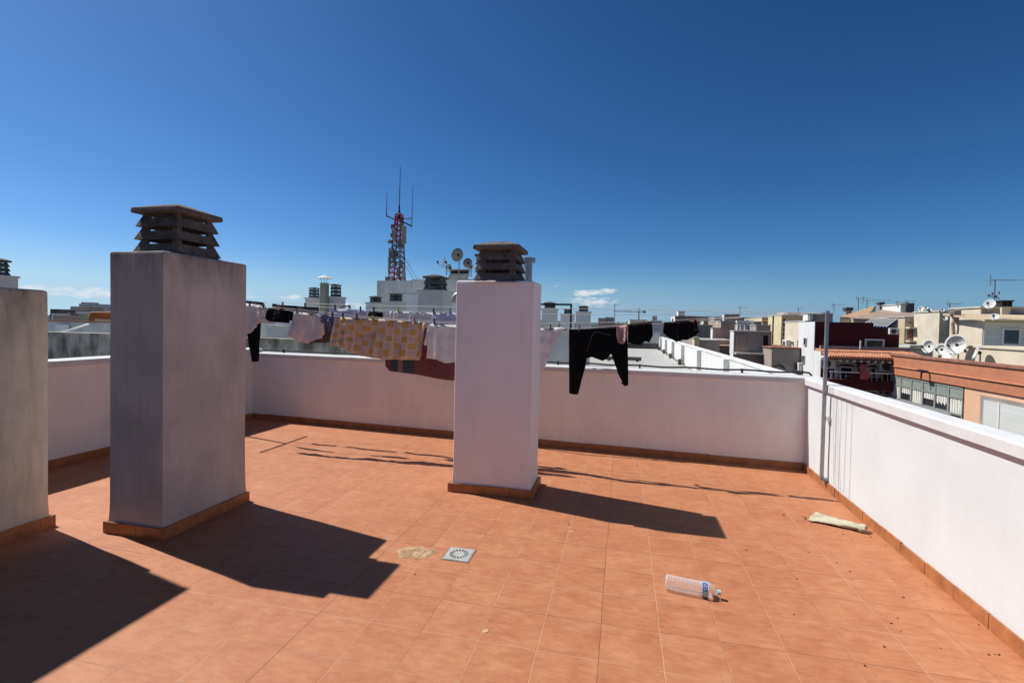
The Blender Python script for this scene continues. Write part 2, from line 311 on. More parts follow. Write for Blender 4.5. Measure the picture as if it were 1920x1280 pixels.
def pat_mat(name, kind):
    m = cloth_mat(name, (.7, .6, .5), trans=.18); n, l = m.node_tree.nodes, m.node_tree.links
    p = n['Principled BSDF']; uv = N(n, 'UVMap'); s = N(n, 'SeparateXYZ'); l.new(uv.outputs[0], s.inputs[0])
    def M(op, a, b=None):
        q = N(n, 'Math', operation=op)
        for i, x in enumerate((a, b)):
            if x is None: continue
            if isinstance(x, (int, float)): q.inputs[i].default_value = x
            else: l.new(x, q.inputs[i])
        return q.outputs[0]
    def mx(f, a, b):
        q = N(n, 'MixRGB')
        for i, x in enumerate((f, a, b)):
            if isinstance(x, (int, float)): q.inputs[i].default_value = x
            elif isinstance(x, tuple): q.inputs[i].default_value = (*x, 1)
            else: l.new(x, q.inputs[i])
        return q.outputs[0]
    U, V = s.outputs[0], s.outputs[1]
    if kind == 'check':
        wz = N(n, 'TexNoise'); wz.inputs['Scale'].default_value = 7; l.new(uv.outputs[0], wz.inputs['Vector']); wq = M('MULTIPLY', M('SUBTRACT', wz.outputs['Fac'], .5), .07)
        a, b = M('MULTIPLY', M('ADD', U, wq), 12.0), M('MULTIPLY', M('ADD', V, wq), 5.4)
        par = M('MODULO', M('ADD', M('FLOOR', a), M('FLOOR', b)), 2)
        fx, fy = M('FRACT', a), M('FRACT', b)
        edge = M('MINIMUM', M('MINIMUM', fx, M('SUBTRACT', 1, fx)), M('MINIMUM', fy, M('SUBTRACT', 1, fy)))
        c = mx(M('GREATER_THAN', par, .5), (.58, .46, .38), (.60, .37, .12))
        c = mx(M('LESS_THAN', edge, .06), c, (.68, .55, .46))
        hem = M('MINIMUM', M('MINIMUM', U, M('SUBTRACT', 1, U)), M('SUBTRACT', 1, V))
        c = mx(M('LESS_THAN', hem, .02), c, (.70, .57, .47))
    elif kind == 'maroon':
        c = mx(M('LESS_THAN', M('ABSOLUTE', M('SUBTRACT', U, .15)), .09), (.19, .075, .08), (.065, .08, .11))
        c = mx(M('LESS_THAN', M('ABSOLUTE', M('SUBTRACT', U, .135)), .018), c, (.27, .17, .17))
    else:
        a = N(n, 'TexVoronoi'); a.inputs['Scale'].default_value = 14; l.new(uv.outputs[0], a.inputs['Vector'])
        c = mx(M('LESS_THAN', a.outputs['Distance'], .33), (.10, .13, .22), (.55, .53, .56))
    l.new(c, p.inputs['Base Color'])
    for k in list(n):
        if k.type == 'BSDF_TRANSLUCENT': l.new(c, k.inputs[0])
    return m
MT['c_check'] = pat_mat('yellow_checked_terry', 'check'); MT['c_maroon'] = pat_mat('maroon_terry_with_blue_band', 'maroon'); MT['c_floral'] = pat_mat('blue_patterned_cotton', 'x')
def peg_mat(name, c): return mat(name, c, .45, .05, 20, 0, spec=.4)
PEG = {'blue': peg_mat('dark_blue_plastic', (.03, .035, .09)), 'red': peg_mat('red_plastic', (.45, .03, .05)), 'yellow': peg_mat('yellow_plastic', (.55, .45, .10)),
       'wood': peg_mat('wood', (.45, .23, .08)), 'brown': peg_mat('brown_plastic', (.13, .05, .05)), 'grey': peg_mat('grey_plastic', (.20, .20, .20)),
       'green': peg_mat('dark_green_plastic', (.04, .08, .08)), 'pink': peg_mat('pink_plastic', (.45, .20, .20)), 'purple': peg_mat('purple_plastic', (.10, .05, .13))}

# ------------------------------------------------------------------ mesh helpers
class MB:
    def __init__(s): s.v = []; s.f = []; s.mi = []; s.uv = None
    def add(s, vs, fs, mi=0):
        k = len(s.v); s.v += [Vector(x) for x in vs]; s.f += [[k+i for i in f] for f in fs]; s.mi += [mi]*len(fs); return s
    def hexa(s, p, mi=0):        # 8 points: bottom 0-3 (ccw), top 4-7
        return s.add(p, [(3, 2, 1, 0), (4, 5, 6, 7), (0, 1, 5, 4), (1, 2, 6, 5), (2, 3, 7, 6), (3, 0, 4, 7)], mi)
    def box(s, x0, x1, y0, y1, z0, z1, mi=0):
        return s.hexa([(x0, y0, z0), (x1, y0, z0), (x1, y1, z0), (x0, y1, z0), (x0, y0, z1), (x1, y0, z1), (x1, y1, z1), (x0, y1, z1)], mi)
    def bar(s, a, b, w, h=None, mi=0, up=Vector((0, 0, 1))):
        a, b = Vector(a), Vector(b); h = h or w; d = (b-a).normalized()
        if abs(d.dot(up)) > .95: up = Vector((0, 1, 0))
        x = d.cross(up).normalized()*(w/2); y = x.cross(d).normalized()*(h/2)
        return s.hexa([a-x-y, a+x-y, a+x+y, a-x+y, b-x-y, b+x-y, b+x+y, b-x+y], mi)
    def tube(s, pts, r, n=8, mi=0, cap=True):
        pts = [Vector(p) for p in pts]; rs = r if isinstance(r, (list, tuple)) else [r]*len(pts); k = len(s.v)
        ref = Vector((0, 0, 1)) if abs((pts[-1]-pts[0]).normalized().z) < .9 else Vector((0, 1, 0))
        for i, p in enumerate(pts):
            d = (pts[min(i+1, len(pts)-1)]-pts[max(i-1, 0)]).normalized()
            x = d.cross(ref).normalized(); y = x.cross(d)
            for j in range(n):
                a = 2*math.pi*j/n; s.v.append(p+(x*math.cos(a)+y*math.sin(a))*rs[i])
        for i in range(len(pts)-1):
            for j in range(n):
                s.f.append([k+i*n+j, k+i*n+(j+1) % n, k+(i+1)*n+(j+1) % n, k+(i+1)*n+j]); s.mi.append(mi)
        if cap:
            s.f.append([k+j for j in range(n)][::-1]); s.f.append([k+(len(pts)-1)*n+j for j in range(n)]); s.mi += [mi, mi]
        return s
    def lathe(s, prof, o, ax, n=24, mi=0):
        ax = Vector(ax).normalized(); o = Vector(o); r = Vector((0, 0, 1)) if abs(ax.z) < .9 else Vector((1, 0, 0))
        x = ax.cross(r).normalized(); y = ax.cross(x); k = len(s.v)
        for (h, q) in prof:
            for j in range(n):
                a = 2*math.pi*j/n; s.v.append(o+ax*h+(x*math.cos(a)+y*math.sin(a))*max(q, 1e-4))
        for i in range(len(prof)-1):
            for j in range(n):
                s.f.append([k+i*n+j, k+i*n+(j+1) % n, k+(i+1)*n+(j+1) % n, k+(i+1)*n+j]); s.mi.append(mi)
        return s
def wloc(o):
    v = Vector((0, 0, 0))
    while o: v += o.location; o = o.parent
    return v
def part(name, mb, m, parent=None, smooth=False, bevel=0, loc=None):
    me = bpy.data.meshes.new(name)
    off = wloc(parent) if parent else Vector(loc or (0, 0, 0))
    me.from_pydata([tuple(v-off) for v in mb.v], [], mb.f)
    ms = m if isinstance(m, (list, tuple)) else [m]
    for q in ms: me.materials.append(MT[q] if isinstance(q, str) else q)
    for p, i in zip(me.polygons, mb.mi): p.material_index = i; p.use_smooth = smooth
    if mb.uv:
        ul = me.uv_layers.new(name='UVMap')
        for lp in me.loops: ul.data[lp.index].uv = mb.uv[lp.vertex_index]
    o = bpy.data.objects.new(name, me); COL.objects.link(o)
    if parent: o.parent = parent
    else: o.location = off
    bm = bmesh.new(); bm.from_mesh(me); bmesh.ops.recalc_face_normals(bm, faces=bm.faces); bm.to_mesh(me); bm.free()
    if bevel:
        b = o.modifiers.new('bevel', 'BEVEL'); b.width = bevel; b.segments = 2; b.limit_method = 'ANGLE'; b.angle_limit = R(50)
    return o
def tag(o, label=None, cat=None, group=None, kind=None):
    if label: o['label'] = label
    if cat: o['category'] = cat
    if group: o['group'] = group
    if kind: o['kind'] = kind
    return o
def thing(name, loc, label, cat, group=None):
    o = bpy.data.objects.new(name, None); COL.objects.link(o); o.location = loc; o.empty_display_size = .2
    return tag(o, label, cat, group)

# ------------------------------------------------------------------ setting: terrace, street ground, hills
b = MB().box(-6.3, 2.3, -2.6, 7.1, -17, 0)
tag(part('terrace_floor', b, 'tile'), kind='structure')
b = MB().box(-9000, 9000, -600, 12000, -18, -17)
tag(part('ground', b, 'ground'), kind='structure')
hm = MB(); pr = []
for i in range(121):
    x = -9000+i*150.0; h = 62+70*noise.noise(Vector((x*.0009, 3.1, 0)))+26*noise.noise(Vector((x*.004, 9, 0)))
    pr.append((x, 8200+500*math.sin(i*.2), max(h, 15)))
for (x, y, z) in pr: hm.v += [Vector((x, y-1500, -17)), Vector((x, y, z)), Vector((x, y+1200, -17))]
for i in range(120):
    a = i*3; hm.f += [[a, a+3, a+4, a+1], [a+1, a+4, a+5, a+2]]; hm.mi += [0, 0]
tag(part('hills', hm, 'hill', smooth=True), kind='structure')

# ------------------------------------------------------------------ our parapets
def skirting(parent, A, B, nrm, h=.082, t=.014, off=0):
    """row of cut tiles along the foot of a wall, from A to B, standing proud along nrm"""
    A, B, nrm = Vector((*A, 0)), Vector((*B, 0)), Vector((*nrm, 0)).normalized()
    d = (B-A); L = d.length; d.normalize(); s = 0; b = MB()
    k = 0; rnd = random.Random(int(L*1000))
    while s < L-.004:
        e = min(s+TILE-.004, L); q = rnd.uniform(-.002, .002)
        p0, p1 = A+d*s, A+d*e; n0 = nrm*(t+q)
        zt = h+rnd.uniform(-.003, .003)
        b.hexa([p0+n0, p1+n0, p1, p0, p0+n0+Vector((0, 0, zt)), p1+n0+Vector((0, 0, zt)), p1+Vector((0, 0, zt)), p0+Vector((0, 0, zt))]); s += TILE
    z = Vector((0, 0, h-.006)); n0 = nrm*(t-.005)
    b.hexa([A+n0, B+n0, B-nrm*.004, A-nrm*.004, A+n0+z, B+n0+z, B-nrm*.004+z, A-nrm*.004+z], 1)
    return part('skirting', b, ['skirt', 'grout'], parent)
def parapet(name, label, A, B, nin, zt, thick, wallm, segs, ov=.035, fascia=.062, outdrop=-1.5, pipe=False):
    """A-B is the inner face line, nin points inwards"""
    A3, B3, n = Vector((*A, 0)), Vector((*B, 0)), Vector((*nin, 0)).normalized()
    t = thing(name, (A3+B3)/2, label, 'wall'); out = -n*thick
    # wall face as a fine grid with slight hand-plastered unevenness
    b = MB(); d = B3-A3; L = d.length; nx, nz = int(L/.12), 9; k = 0
    for i in range(nx+1):
        for j in range(nz+1):
            p = A3+d*(i/nx)+Vector((0, 0, (zt-fascia)*j/nz)); a = 0 if i in (0, nx) or j in (0, nz) else .005*noise.noise(p*2.3)
            b.v.append(p+n*a)
    for i in range(nx):
        for j in range(nz): q = i*(nz+1)+j; b.f.append([q, q+nz+1, q+nz+2, q+1]); b.mi.append(0)
    z1 = Vector((0, 0, zt-fascia)); z0 = Vector((0, 0, outdrop))
    b.add([A3+out+z0, B3+out+z0, B3+out+z1, A3+out+z1, A3+z1, B3+z1, A3, B3, A3+z0, B3+z0],
          [(0, 1, 2, 3), (3, 2, 5, 4), (6, 4, 3, 0, 8), (7, 5, 2, 1, 9)])
    part('wall_face', b, wallm, t, smooth=False)
    # coping in cast lengths with a rounded nose
    c = MB(); d.normalize(); s = 0
    for i, e in enumerate(segs):
        e = min(e, L); r = .012; w = thick+ov+.03; j = .0015*(i % 2)
        prof = [(ov, zt-fascia), (ov+.001, zt-r), (ov-r*.3, zt-r*.3), (ov-r, zt+j), (-thick-.03+r, zt+.006+j), (-thick-.03, zt-r), (-thick-.03, zt-fascia)]
        g0 = .0015 if i else 0; g1 = .0015 if e < L else 0; nn = max(2, int((e-s)/.15)); k = len(c.v)
        for q in range(nn+1):
            p = A3+d*(s+g0+(e-g1-s-g0)*q/nn); wob = .0025*noise.noise(p*3.1)
            for (o_, z_) in prof: c.v.append(p+n*(o_+wob)+Vector((0, 0, z_+wob)))
        m = len(prof)
        for q in range(nn):
            for u in range(m): c.f.append([k+q*m+u, k+q*m+(u+1) % m, k+(q+1)*m+(u+1) % m, k+(q+1)*m+u]); c.mi.append(0)
        c.f.append([k+u for u in range(m)]); c.f.append([k+nn*m+u for u in range(m)][::-1]); c.mi += [0, 0]; s = e
    part('coping', c, 'coping', t)
    return t
def rx(y): return 1.98+(y-2.97)*.024        # inner face of the right wall
BL, BR = Vector((-5.85, 6.76)), Vector((rx(6.15), 6.15))
bd = (BR-BL).normalized(); bn = Vector((bd.y, -bd.x))       # inwards = towards the camera
BL0, BR0 = BL-bd*.22, BR+bd*.16
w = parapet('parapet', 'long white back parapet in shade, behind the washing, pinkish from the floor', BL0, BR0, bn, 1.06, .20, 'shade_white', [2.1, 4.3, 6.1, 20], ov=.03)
skirting(w, BL+bn*.001, BR+bn*.001, bn)
w2 = parapet('parapet', 'sunlit bright white parapet along the right side of the terrace', (rx(6.32), 6.32), (rx(-2.5), -2.5), (-1, .024), 1.055, .075, 'white', [1.02, 3.9, 6.2, 20], ov=.032, fascia=.074)
skirting(w2, (rx(6.13)-.001, 6.13), (rx(-2.5)-.001, -2.5), (-1, .024))
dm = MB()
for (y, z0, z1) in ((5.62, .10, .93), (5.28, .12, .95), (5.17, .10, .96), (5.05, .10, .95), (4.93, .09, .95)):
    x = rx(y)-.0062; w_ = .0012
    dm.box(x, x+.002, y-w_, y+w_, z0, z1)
part('grey_strip', dm, mat('pale_grey_strip', (.53, .53, .53), .9, .05, 9, 0), w2)  # thin vertical grey strips set on the wall face
lx = -5.82
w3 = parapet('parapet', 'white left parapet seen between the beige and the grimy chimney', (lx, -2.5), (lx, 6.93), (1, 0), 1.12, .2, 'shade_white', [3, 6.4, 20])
skirting(w3, (lx+.001, -2.5), (lx+.001, 6.72), (1, 0))
w4 = parapet('parapet', 'white parapet closing the terrace behind the viewpoint', (2.0, -2.4), (-5.8, -2.4), (0, 1), 1.06, .2, 'white', [20])
skirting(w4, (1.8, -2.401), (-5.8, -2.401), (0, 1))

# ------------------------------------------------------------------ chimneys
def cowl(parent, cx, cy, z0, a=.205, th=.10, tiers=3, m='cowl', capa=None, rot=0, capm=None, solid=.64):
    """louvred precast cowl: rings that flare downwards with slots between the corner posts, and a low pyramid cap"""
    b = MB(); ca, sa = math.cos(rot), math.sin(rot)
    def P(k, s, w, z):
        x, y = s*w, -w
        for _ in range(k): x, y = -y, x
        return (cx+x*ca-y*sa, cy+x*sa+y*ca, z)
    capa = capa or a*1.05; t_ = .022*a/.2
    for i in range(tiers):
        zb = z0+th*i; zt = zb+th+.004; wb = a*(1-.03*i) if tiers > 1 else a; wt = wb*.80
        def w(t): return wb+(wt-wb)*t
        for k in range(4):
            for (s0b, s1b, s0t, s1t, t1) in ((-1, -.66, -1, -.78, 1), (.66, 1, .78, 1, 1), (-.66, .66, -.71, .71, solid)):
                z1 = zb+(zt-zb)*t1; wo0, wo1 = w(0), w(t1); wi0, wi1 = wo0-t_, wo1-t_
                b.hexa([P(k, s0b, wo0, zb), P(k, s1b, wo0, zb), P(k, s1b, wi0, zb), P(k, s0b, wi0, zb),
                        P(k, s0t, wo1, z1), P(k, s1t, wo1, z1), P(k, s1t, wi1, z1), P(k, s0t, wi1, z1)])
    o = part('cowl', b, m, parent)
    c = MB(); zc = z0+th*tiers+.001; A = capa
    lv = [(A*.97, 0), (A, .014), (A*.975, .040*a/.2), (A*.32, .088*a/.2)]
    k0 = 0
    for (w_, dz) in lv:
        for k in range(4): c.v.append(Vector(P(k, -1, w_, zc+dz)))
    for i in range(3):
        for k in range(4): c.f.append([i*4+k, i*4+(k+1) % 4, (i+1)*4+(k+1) % 4, (i+1)*4+k]); c.mi.append(0)
    c.f += [[0, 3, 2, 1], [12, 13, 14, 15]]; c.mi += [0, 0]
    part('cowl_cap', c, capm or m, o, bevel=.006)
    return o
def body(parent, x0, x1, y0, y1, zt, m, flare=.013, zb=0, wob=.005, name='chimney_body', seed=0):
    """rendered shaft: rounded corners, slightly uneven faces, kicked out at the foot"""
    b = MB(); levels = [zb, zb+.09, zb+.11, zb+.16, zb+.25]
    z = zb+.4
    while z < zt-.05: levels.append(z); z += .16
    levels += [zt-.02, zt-.006, zt]
    lst = []
    for z in levels:
        f = flare*max(0, 1-(z-zb)/.28)**2; ins = .014 if z == zt else .004 if z > zt-.01 else 0
        X0, X1, Y0, Y1 = x0-f+ins, x1+f-ins, y0-f+ins, y1+f-ins; r = .012; ring = []
        for (ax, ay, bx, by) in ((X0, Y0, X1, Y0), (X1, Y0, X1, Y1), (X1, Y1, X0, Y1), (X0, Y1, X0, Y0)):
            L = math.hypot(bx-ax, by-ay); dx, dy = (bx-ax)/L, (by-ay)/L; n = 5
            ring.append((ax+dx*r*.3-dy*-r*.3*0, ay+dy*r*.3))
            for i in range(n+1):
                q = r+(L-2*r)*i/n; ring.append((ax+dx*q, ay+dy*q))
            ring.append((bx-dx*r*.3, by-dy*r*.3))
        lst.append([(px, py, z) for (px, py) in ring])
    n = len(lst[0])
    for ring in lst:
        for p in ring:
            v = Vector(p); q = noise.noise_vector(Vector((v.x*2.6+seed, v.y*2.6, v.z*1.7)))*wob; q.z = q.z*.8 if ring is lst[-1] else 0
            b.v.append(v+q)
    for i in range(len(lst)-1):
        for j in range(n): b.f.append([i*n+j, i*n+(j+1) % n, (i+1)*n+(j+1) % n, (i+1)*n+j]); b.mi.append(0)
    b.f.append([(len(lst)-1)*n+j for j in range(n)]); b.mi.append(0)
    return part(name, b, m, parent)
def skirt_box(t, x0, x1, y0, y1, h=.085):
    for (A, B, nn) in (((x0, y0), (x1, y0), (0, -1)), ((x1, y0), (x1, y1), (1, 0)), ((x1, y1), (x0, y1), (0, 1)), ((x0, y1), (x0, y0), (-1, 0))):
        skirting(t, (A[0]-nn[0]*.012, A[1]-nn[1]*.012), (B[0]-nn[0]*.012, B[1]-nn[1]*.012), nn, h)
def mortar_bed(t, cx, cy, z, a, h=.03):
    b = MB(); n = 20
    for (s, dz) in ((1.45, -.006), (1.2, h*.45), (1.04, h), (.6, h)):
        for j in range(n):
            an = 2*math.pi*(j+.5)/n; c, s_ = math.cos(an), math.sin(an); q = 1/max(abs(c), abs(s_))**.8
            w = a*s*q*(1+.12*noise.noise(Vector((c*3, s_*3, z)))) if s > 1.1 else a*s*q
            b.v.append(Vector((cx+c*w*.86, cy+s_*w, z+dz)))
    for i in range(3):
        for j in range(n): b.f.append([i*n+j, i*n+(j+1) % n, (i+1)*n+(j+1) % n, (i+1)*n+j]); b.mi.append(0)
    b.f.append([3*n+j for j in range(n)]); b.mi.append(0)
    part('mortar_bed', b, 'mortar', t, smooth=True)
t = thing('chimney', (-3.44, 3.24, 0), 'tall grimy mauve-grey chimney left of centre with brown louvred cowl on top', 'chimney')
body(t, -3.68, -3.20, 2.845, 3.635, 2.075, 'col_dirty', seed=1)
skirt_box(t, -3.71, -3.178, 2.82, 3.655); mortar_bed(t, -3.43, 3.18, 2.068, .185, .034)
cowl(t, -3.43, 3.18, 2.088, .205, .098, 3, 'cowl')
t = thing('chimney', (-1.17, 4.6, 0), 'clean pale lilac chimney at the centre of the terrace in front of the washing', 'chimney')
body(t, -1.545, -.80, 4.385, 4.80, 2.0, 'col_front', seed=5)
skirt_box(t, -1.585, -.772, 4.36, 4.835); mortar_bed(t, -1.165, 4.6, 1.992, .18, .028)
cowl(t, -1.165, 4.6, 2.01, .212, .094, 3, 'cowl')
t = thing('chimney', (-4.9, 2.2, 0), 'broad stained beige chimney cut off by the left edge', 'chimney')
body(t, -5.03, -4.21, 1.25, 2.80, 1.785, 'col_beige', seed=9, wob=.008)
skirt_box(t, -5.016, -4.178, 1.22, 2.825)

t = thing('shadow_tower', (-5.4, 1.2, 0), 'unseen tower added just outside the left edge to cast its shadow across the tiles', 'building')  # unseen caster added for the lower-left floor shadow; its form is assumed
part('wall', MB().box(-5.80, -5.05, -2.3, 2.985, 0, 3.36), 'col_beige', t)
part('roof_edge', MB().box(-5.82, -5.048, -2.3, 2.987, 3.362, 3.43), 'coping', t)

# ------------------------------------------------------------------ clothes-line frame, wires
LN = {}
T0 = Vector((-5.62, 5.82, 0))
t = thing('clothes_post', T0, 'dark steel T-shaped clothes post by the left parapet, behind the grimy chimney', 'clothes post')
part('post', MB().tube([T0, T0+Vector((0, 0, 1.86))], .018, 10), 'black_metal', t)
part('crossbar', MB().tube([(-5.62, 5.36, 1.865), (-5.62, 6.25, 1.865)], .016, 10), 'black_metal', t)
part('base_plate', MB().box(-5.70, -5.54, 5.74, 5.90, 0, .008), 'black_metal', t)
PX, PY = rx(5.45)-.055, 5.45
t = thing('clothes_pole', (PX, PY, 0), 'grey square steel pole fixed against the right white parapet', 'pole')
part('pole_shaft', MB().box(PX-.015, PX+.015, PY-.015, PY+.015, .095, 1.795), 'galv', t, bevel=.003)
part('bracket', MB().box(PX+.018, PX+.05, PY-.04, PY+.03, .70, .735).tube([(PX+.03, PY-.034, .69), (PX+.03, PY-.034, .75)], .012), 'white2', t)
part('foot_bracket', MB().box(PX-.004, PX+.05, PY-.035, PY+.03, .10, .118).tube([(PX+.02, PY-.032, .06), (PX+.02, PY-.032, .12)], .008), 'galv', t)
def line(name, y0, y1, knots, label):
    """wire from the T post to the pole; knots give the height where washing pulls it down"""
    ks = [(-5.62, 1.87)]+knots+[(PX, 1.775)]
    def zz(x):
        for (a, za), (b_, zb) in zip(ks, ks[1:]):
            if a <= x <= b_:
                s = (x-a)/(b_-a); return za+(zb-za)*s
        return ks[-1][1]
    def yy(x): return y0+(y1-y0)*(x+5.62)/(PX+5.62)
    pts = [Vector((x, yy(x), zz(x))) for x in [-5.62+(PX+5.62)*i/70 for i in range(71)]]
    o = part('clothes_line', MB().tube(pts, .0032, 5), 'wire', None, smooth=True, loc=pts[0])
    tag(o, label, 'clothes line', 'lines strung from the T post to the pole')
    LN[name] = (yy, zz)
line('W1', 5.40, PY-.03, [(-4.8, 1.79), (-4.1, 1.715), (-3.5, 1.655), (-2.3, 1.603), (-1.9, 1.59), (-.6, 1.562), (.4, 1.64), (.78, 1.675), (1.4, 1.735)], 'front clothes line, sagging under the checked towel and black trousers')
line('W2', 5.62, PY-.01, [(-4.2, 1.74), (-3.2, 1.66), (-2.2, 1.615), (-1.2, 1.60), (.3, 1.66)], 'second clothes line, carrying the maroon towel')
line('W3', 5.92, PY+.01, [(-5.0, 1.815), (-4.1, 1.785), (-3.3, 1.745), (-2.1, 1.73), (-.6, 1.725), (.6, 1.74)], 'third clothes line, carrying the lavender sheet')
line('W4', 6.20, PY+.03, [(-5.0, 1.85), (-3.5, 1.815), (-1.8, 1.80), (.2, 1.79)], 'rearmost clothes line with nothing hanging on it')

def yat(u, ln):
    x = 0
    Y = 5.6
    for _ in range(4): Y = LN[ln][0](at(u, 600, Y=Y).x)
    return Y
def cloth(name, label, cat, ln, pairs, m, folds=6, amp=.018, back=.9, nr=14, dens=1.0, grp=None, phase=0, flare=1, seed=0, smooth=True, gather=0):
    """pairs: (ut, vt, ub, vb) along the garment's width; draped over its line with a front and a back layer"""
    b = MB(); b.uv = []
    tot = max(abs(pairs[-1][0]-pairs[0][0]), abs(pairs[-1][2]-pairs[0][2])); nc = max(10, int(tot*dens))
    nc = min(nc, 150)
    acc = [0]
    for p, q in zip(pairs, pairs[1:]): acc.append(acc[-1]+max(abs(q[0]-p[0]), abs(q[2]-p[2]), .5*abs(q[3]-p[3]), .6))
    def samp(s):
        d = s*acc[-1]
        for i in range(len(acc)-1):
            if d <= acc[i+1] or i == len(acc)-2:
                k = (d-acc[i])/(acc[i+1]-acc[i]); return [pairs[i][j]+(pairs[i+1][j]-pairs[i][j])*k for j in range(4)]
    rows = [(-1, back*(1-i/5)) for i in range(5)]+[(0, 0)]+[(1, (i+1)/nr) for i in range(nr)] if back else [(1, i/nr) for i in range(nr+1)]
    for c in range(nc+1):
        s = c/nc; ut, vt, ub, vb = samp(s); Y = yat(ut, ln)
        top = at(ut, vt, Y=Y); bot = at(ub, vb, Y=Y)
        for (side, tt) in rows:
            p = top.lerp(bot, tt)
            # irregular folds falling from the pegs, plus slanting swags
            f = 2.3*noise.noise(Vector((s*folds*.95+phase, tt*.7, seed)))+1.1*noise.noise(Vector((s*folds*2.6, tt*1.6, seed+9)))+.45*math.sin(2*math.pi*folds*.6*(s+.12*tt*math.sin(5*s+seed)))
            a = amp*(.18+.82*tt**.8)*f
            sw = amp*1.0*noise.noise(Vector((s*2.2+abs(s-.5)*tt*2.5, tt*5.5-abs(s-.5)*6, seed+3)))*min(1, tt*3)*(1 if side >= 0 else 0)
            a += .045*noise.noise(Vector((s*folds*.45, tt*.5, seed+31)))*(.35+.65*tt)
            off = (-.006-.018*tt if side > 0 else .006+.016*tt if side < 0 else 0)
            p = p+Vector((0, off+(a if side >= 0 else a*.8)+sw, .006 if side == 0 else 0))
            b.v.append(p); b.uv.append((s, tt))
    m_ = len(rows)
    for c in range(nc):
        for r in range(m_-1): k = c*m_+r; b.f.append([k, k+1, k+m_+1, k+m_]); b.mi.append(0)
    o = part(name, b, m, None, smooth=smooth, loc=b.v[5 if back else 0].copy())
    sd = o.modifiers.new('thickness', 'SOLIDIFY'); sd.thickness = .003; sd.offset = 0
    return tag(o, label, cat, grp)
# front line, left to right
sh = cloth('white_shirt', 'pinkish white shirt hanging just right of the grimy chimney', 'shirt', 'W1', [(440, 568, 445, 626), (462, 570, 456, 627), (476, 572, 468, 625), (483, 573, 478, 620), (489, 574, 487, 613)], 'c_pink', 3, .02, .8, seed=3)
cloth('trousers', 'black trouser leg hanging below the shirt next to the grimy chimney', 'trousers', 'W2', [(482, 574, 468, 620), (483, 574, 469.5, 640), (484, 575, 474, 678), (488, 576, 484, 678), (490, 577, 489.5, 677), (491, 577, 491.5, 640), (491.5, 577, 492, 600)], 'c_black', 1.5, .012, 0, dens=2, seed=4)
cloth('grey_bag', 'rolled grey and white top clipped beside the black top', 'top', 'W1', [(493, 577, 487, 592), (497, 576, 489, 603), (503, 577, 503, 606), (508, 578, 521, 606)], 'c_pink', 2, .02, .6, dens=2, seed=5)
cloth('cropped_shirt', 'short black top between the rolled grey top and the pink shorts', 'top', 'W1', [(504, 577, 501, 600), (520, 579, 515, 603), (535, 581, 535, 605), (550, 584, 546, 606)], 'c_black', 3, .012, .8, seed=6)
s_ = cloth('pale_shorts', 'pale pinkish shorts with a drawstring, left of the patterned scarf', 'shorts', 'W1', [(552, 584, 543, 627), (560, 586, 551, 632), (572, 587, 565, 640), (582, 588, 578, 644), (592, 589, 587, 640), (598, 590, 598, 636), (605, 591, 606, 634)], 'c_pink', 4, .02, .85, dens=1.5, seed=7)
dr = MB(); p = at(590, 592, Y=yat(590, 'W1')-.06); dr.tube([p, p+Vector((-.01, 0, -.10)), p+Vector((-.02, 0, -.17))], .003, 6).tube([p+Vector((-.045, 0, -.02)), p+Vector((-.02, -.005, -.13))], .003, 6)
part('drawstring', dr, 'c_white', s_)
cloth('dark_scarf', 'dark plum cloth drooping between the pale shorts and the checked towel', 'scarf', 'W2', [(603, 596, 585, 643), (610, 596, 600, 642), (616, 597, 613, 643), (622, 598, 620, 640), (624, 599, 622, 632)], 'c_grey', 2, .02, .8, dens=2, seed=8)
cloth('patterned_scarf', 'blue and white patterned scarf bunched under an orange peg', 'scarf', 'W1', [(602, 588, 602, 602), (608, 589, 609, 607), (615, 590, 618, 613), (622, 592, 622, 622), (626, 593, 622, 628)], 'c_floral', 4, .022, .7, dens=2.5, seed=9)
cloth('checked_towel', 'yellow and beige checked towel, the largest piece on the front line', 'towel', 'W1',
      [(629, 595, 622, 646), (640, 596, 640, 650), (668, 597, 662, 661), (700, 598, 690, 669), (730, 600, 722, 673), (760, 602, 755, 674), (780, 604, 775, 674), (790, 605, 787, 675), (797, 606, 789, 664)], 'c_check', 9, .020, .93, 20, .85, seed=10)
mt_ = cloth('maroon_towel', 'large maroon towel with a blue band hanging below the checked towel', 'towel', 'W2', [(723, 606, 722, 686), (735, 607, 730, 695), (750, 608, 750, 698), (780, 610, 780, 702), (800, 612, 800, 706), (830, 613, 830, 711), (880, 614, 880, 715), (930, 614, 930, 712), (960, 614, 960, 710)], 'c_maroon', 7, .014, .9, 16, .6, seed=11)
cloth('white_tee', 'white short-sleeved T-shirt hung upside down just left of the central chimney', 'T-shirt', 'W1', [(804, 608, 795, 645), (806, 608, 799, 648), (807, 608, 803, 646), (808, 608, 801, 671), (820, 609, 820, 674), (840, 610, 838, 680), (858, 611, 856, 679), (885, 612, 884, 676), (900, 612, 903, 640)], 'c_white', 5, .02, .88, 20, 1.2, seed=12)
cloth('white_blouse', 'white blouse with a hanging tie, right of the central chimney', 'blouse', 'W1', [(985, 613, 975, 700), (1000, 614, 1000, 698), (1015, 615, 1016, 695), (1032, 615, 1018, 697), (1046, 615, 1026, 680), (1050, 615, 1036, 650), (1056, 615, 1047, 632)], 'c_white', 4, .02, .5, 18, 1.2, seed=13)
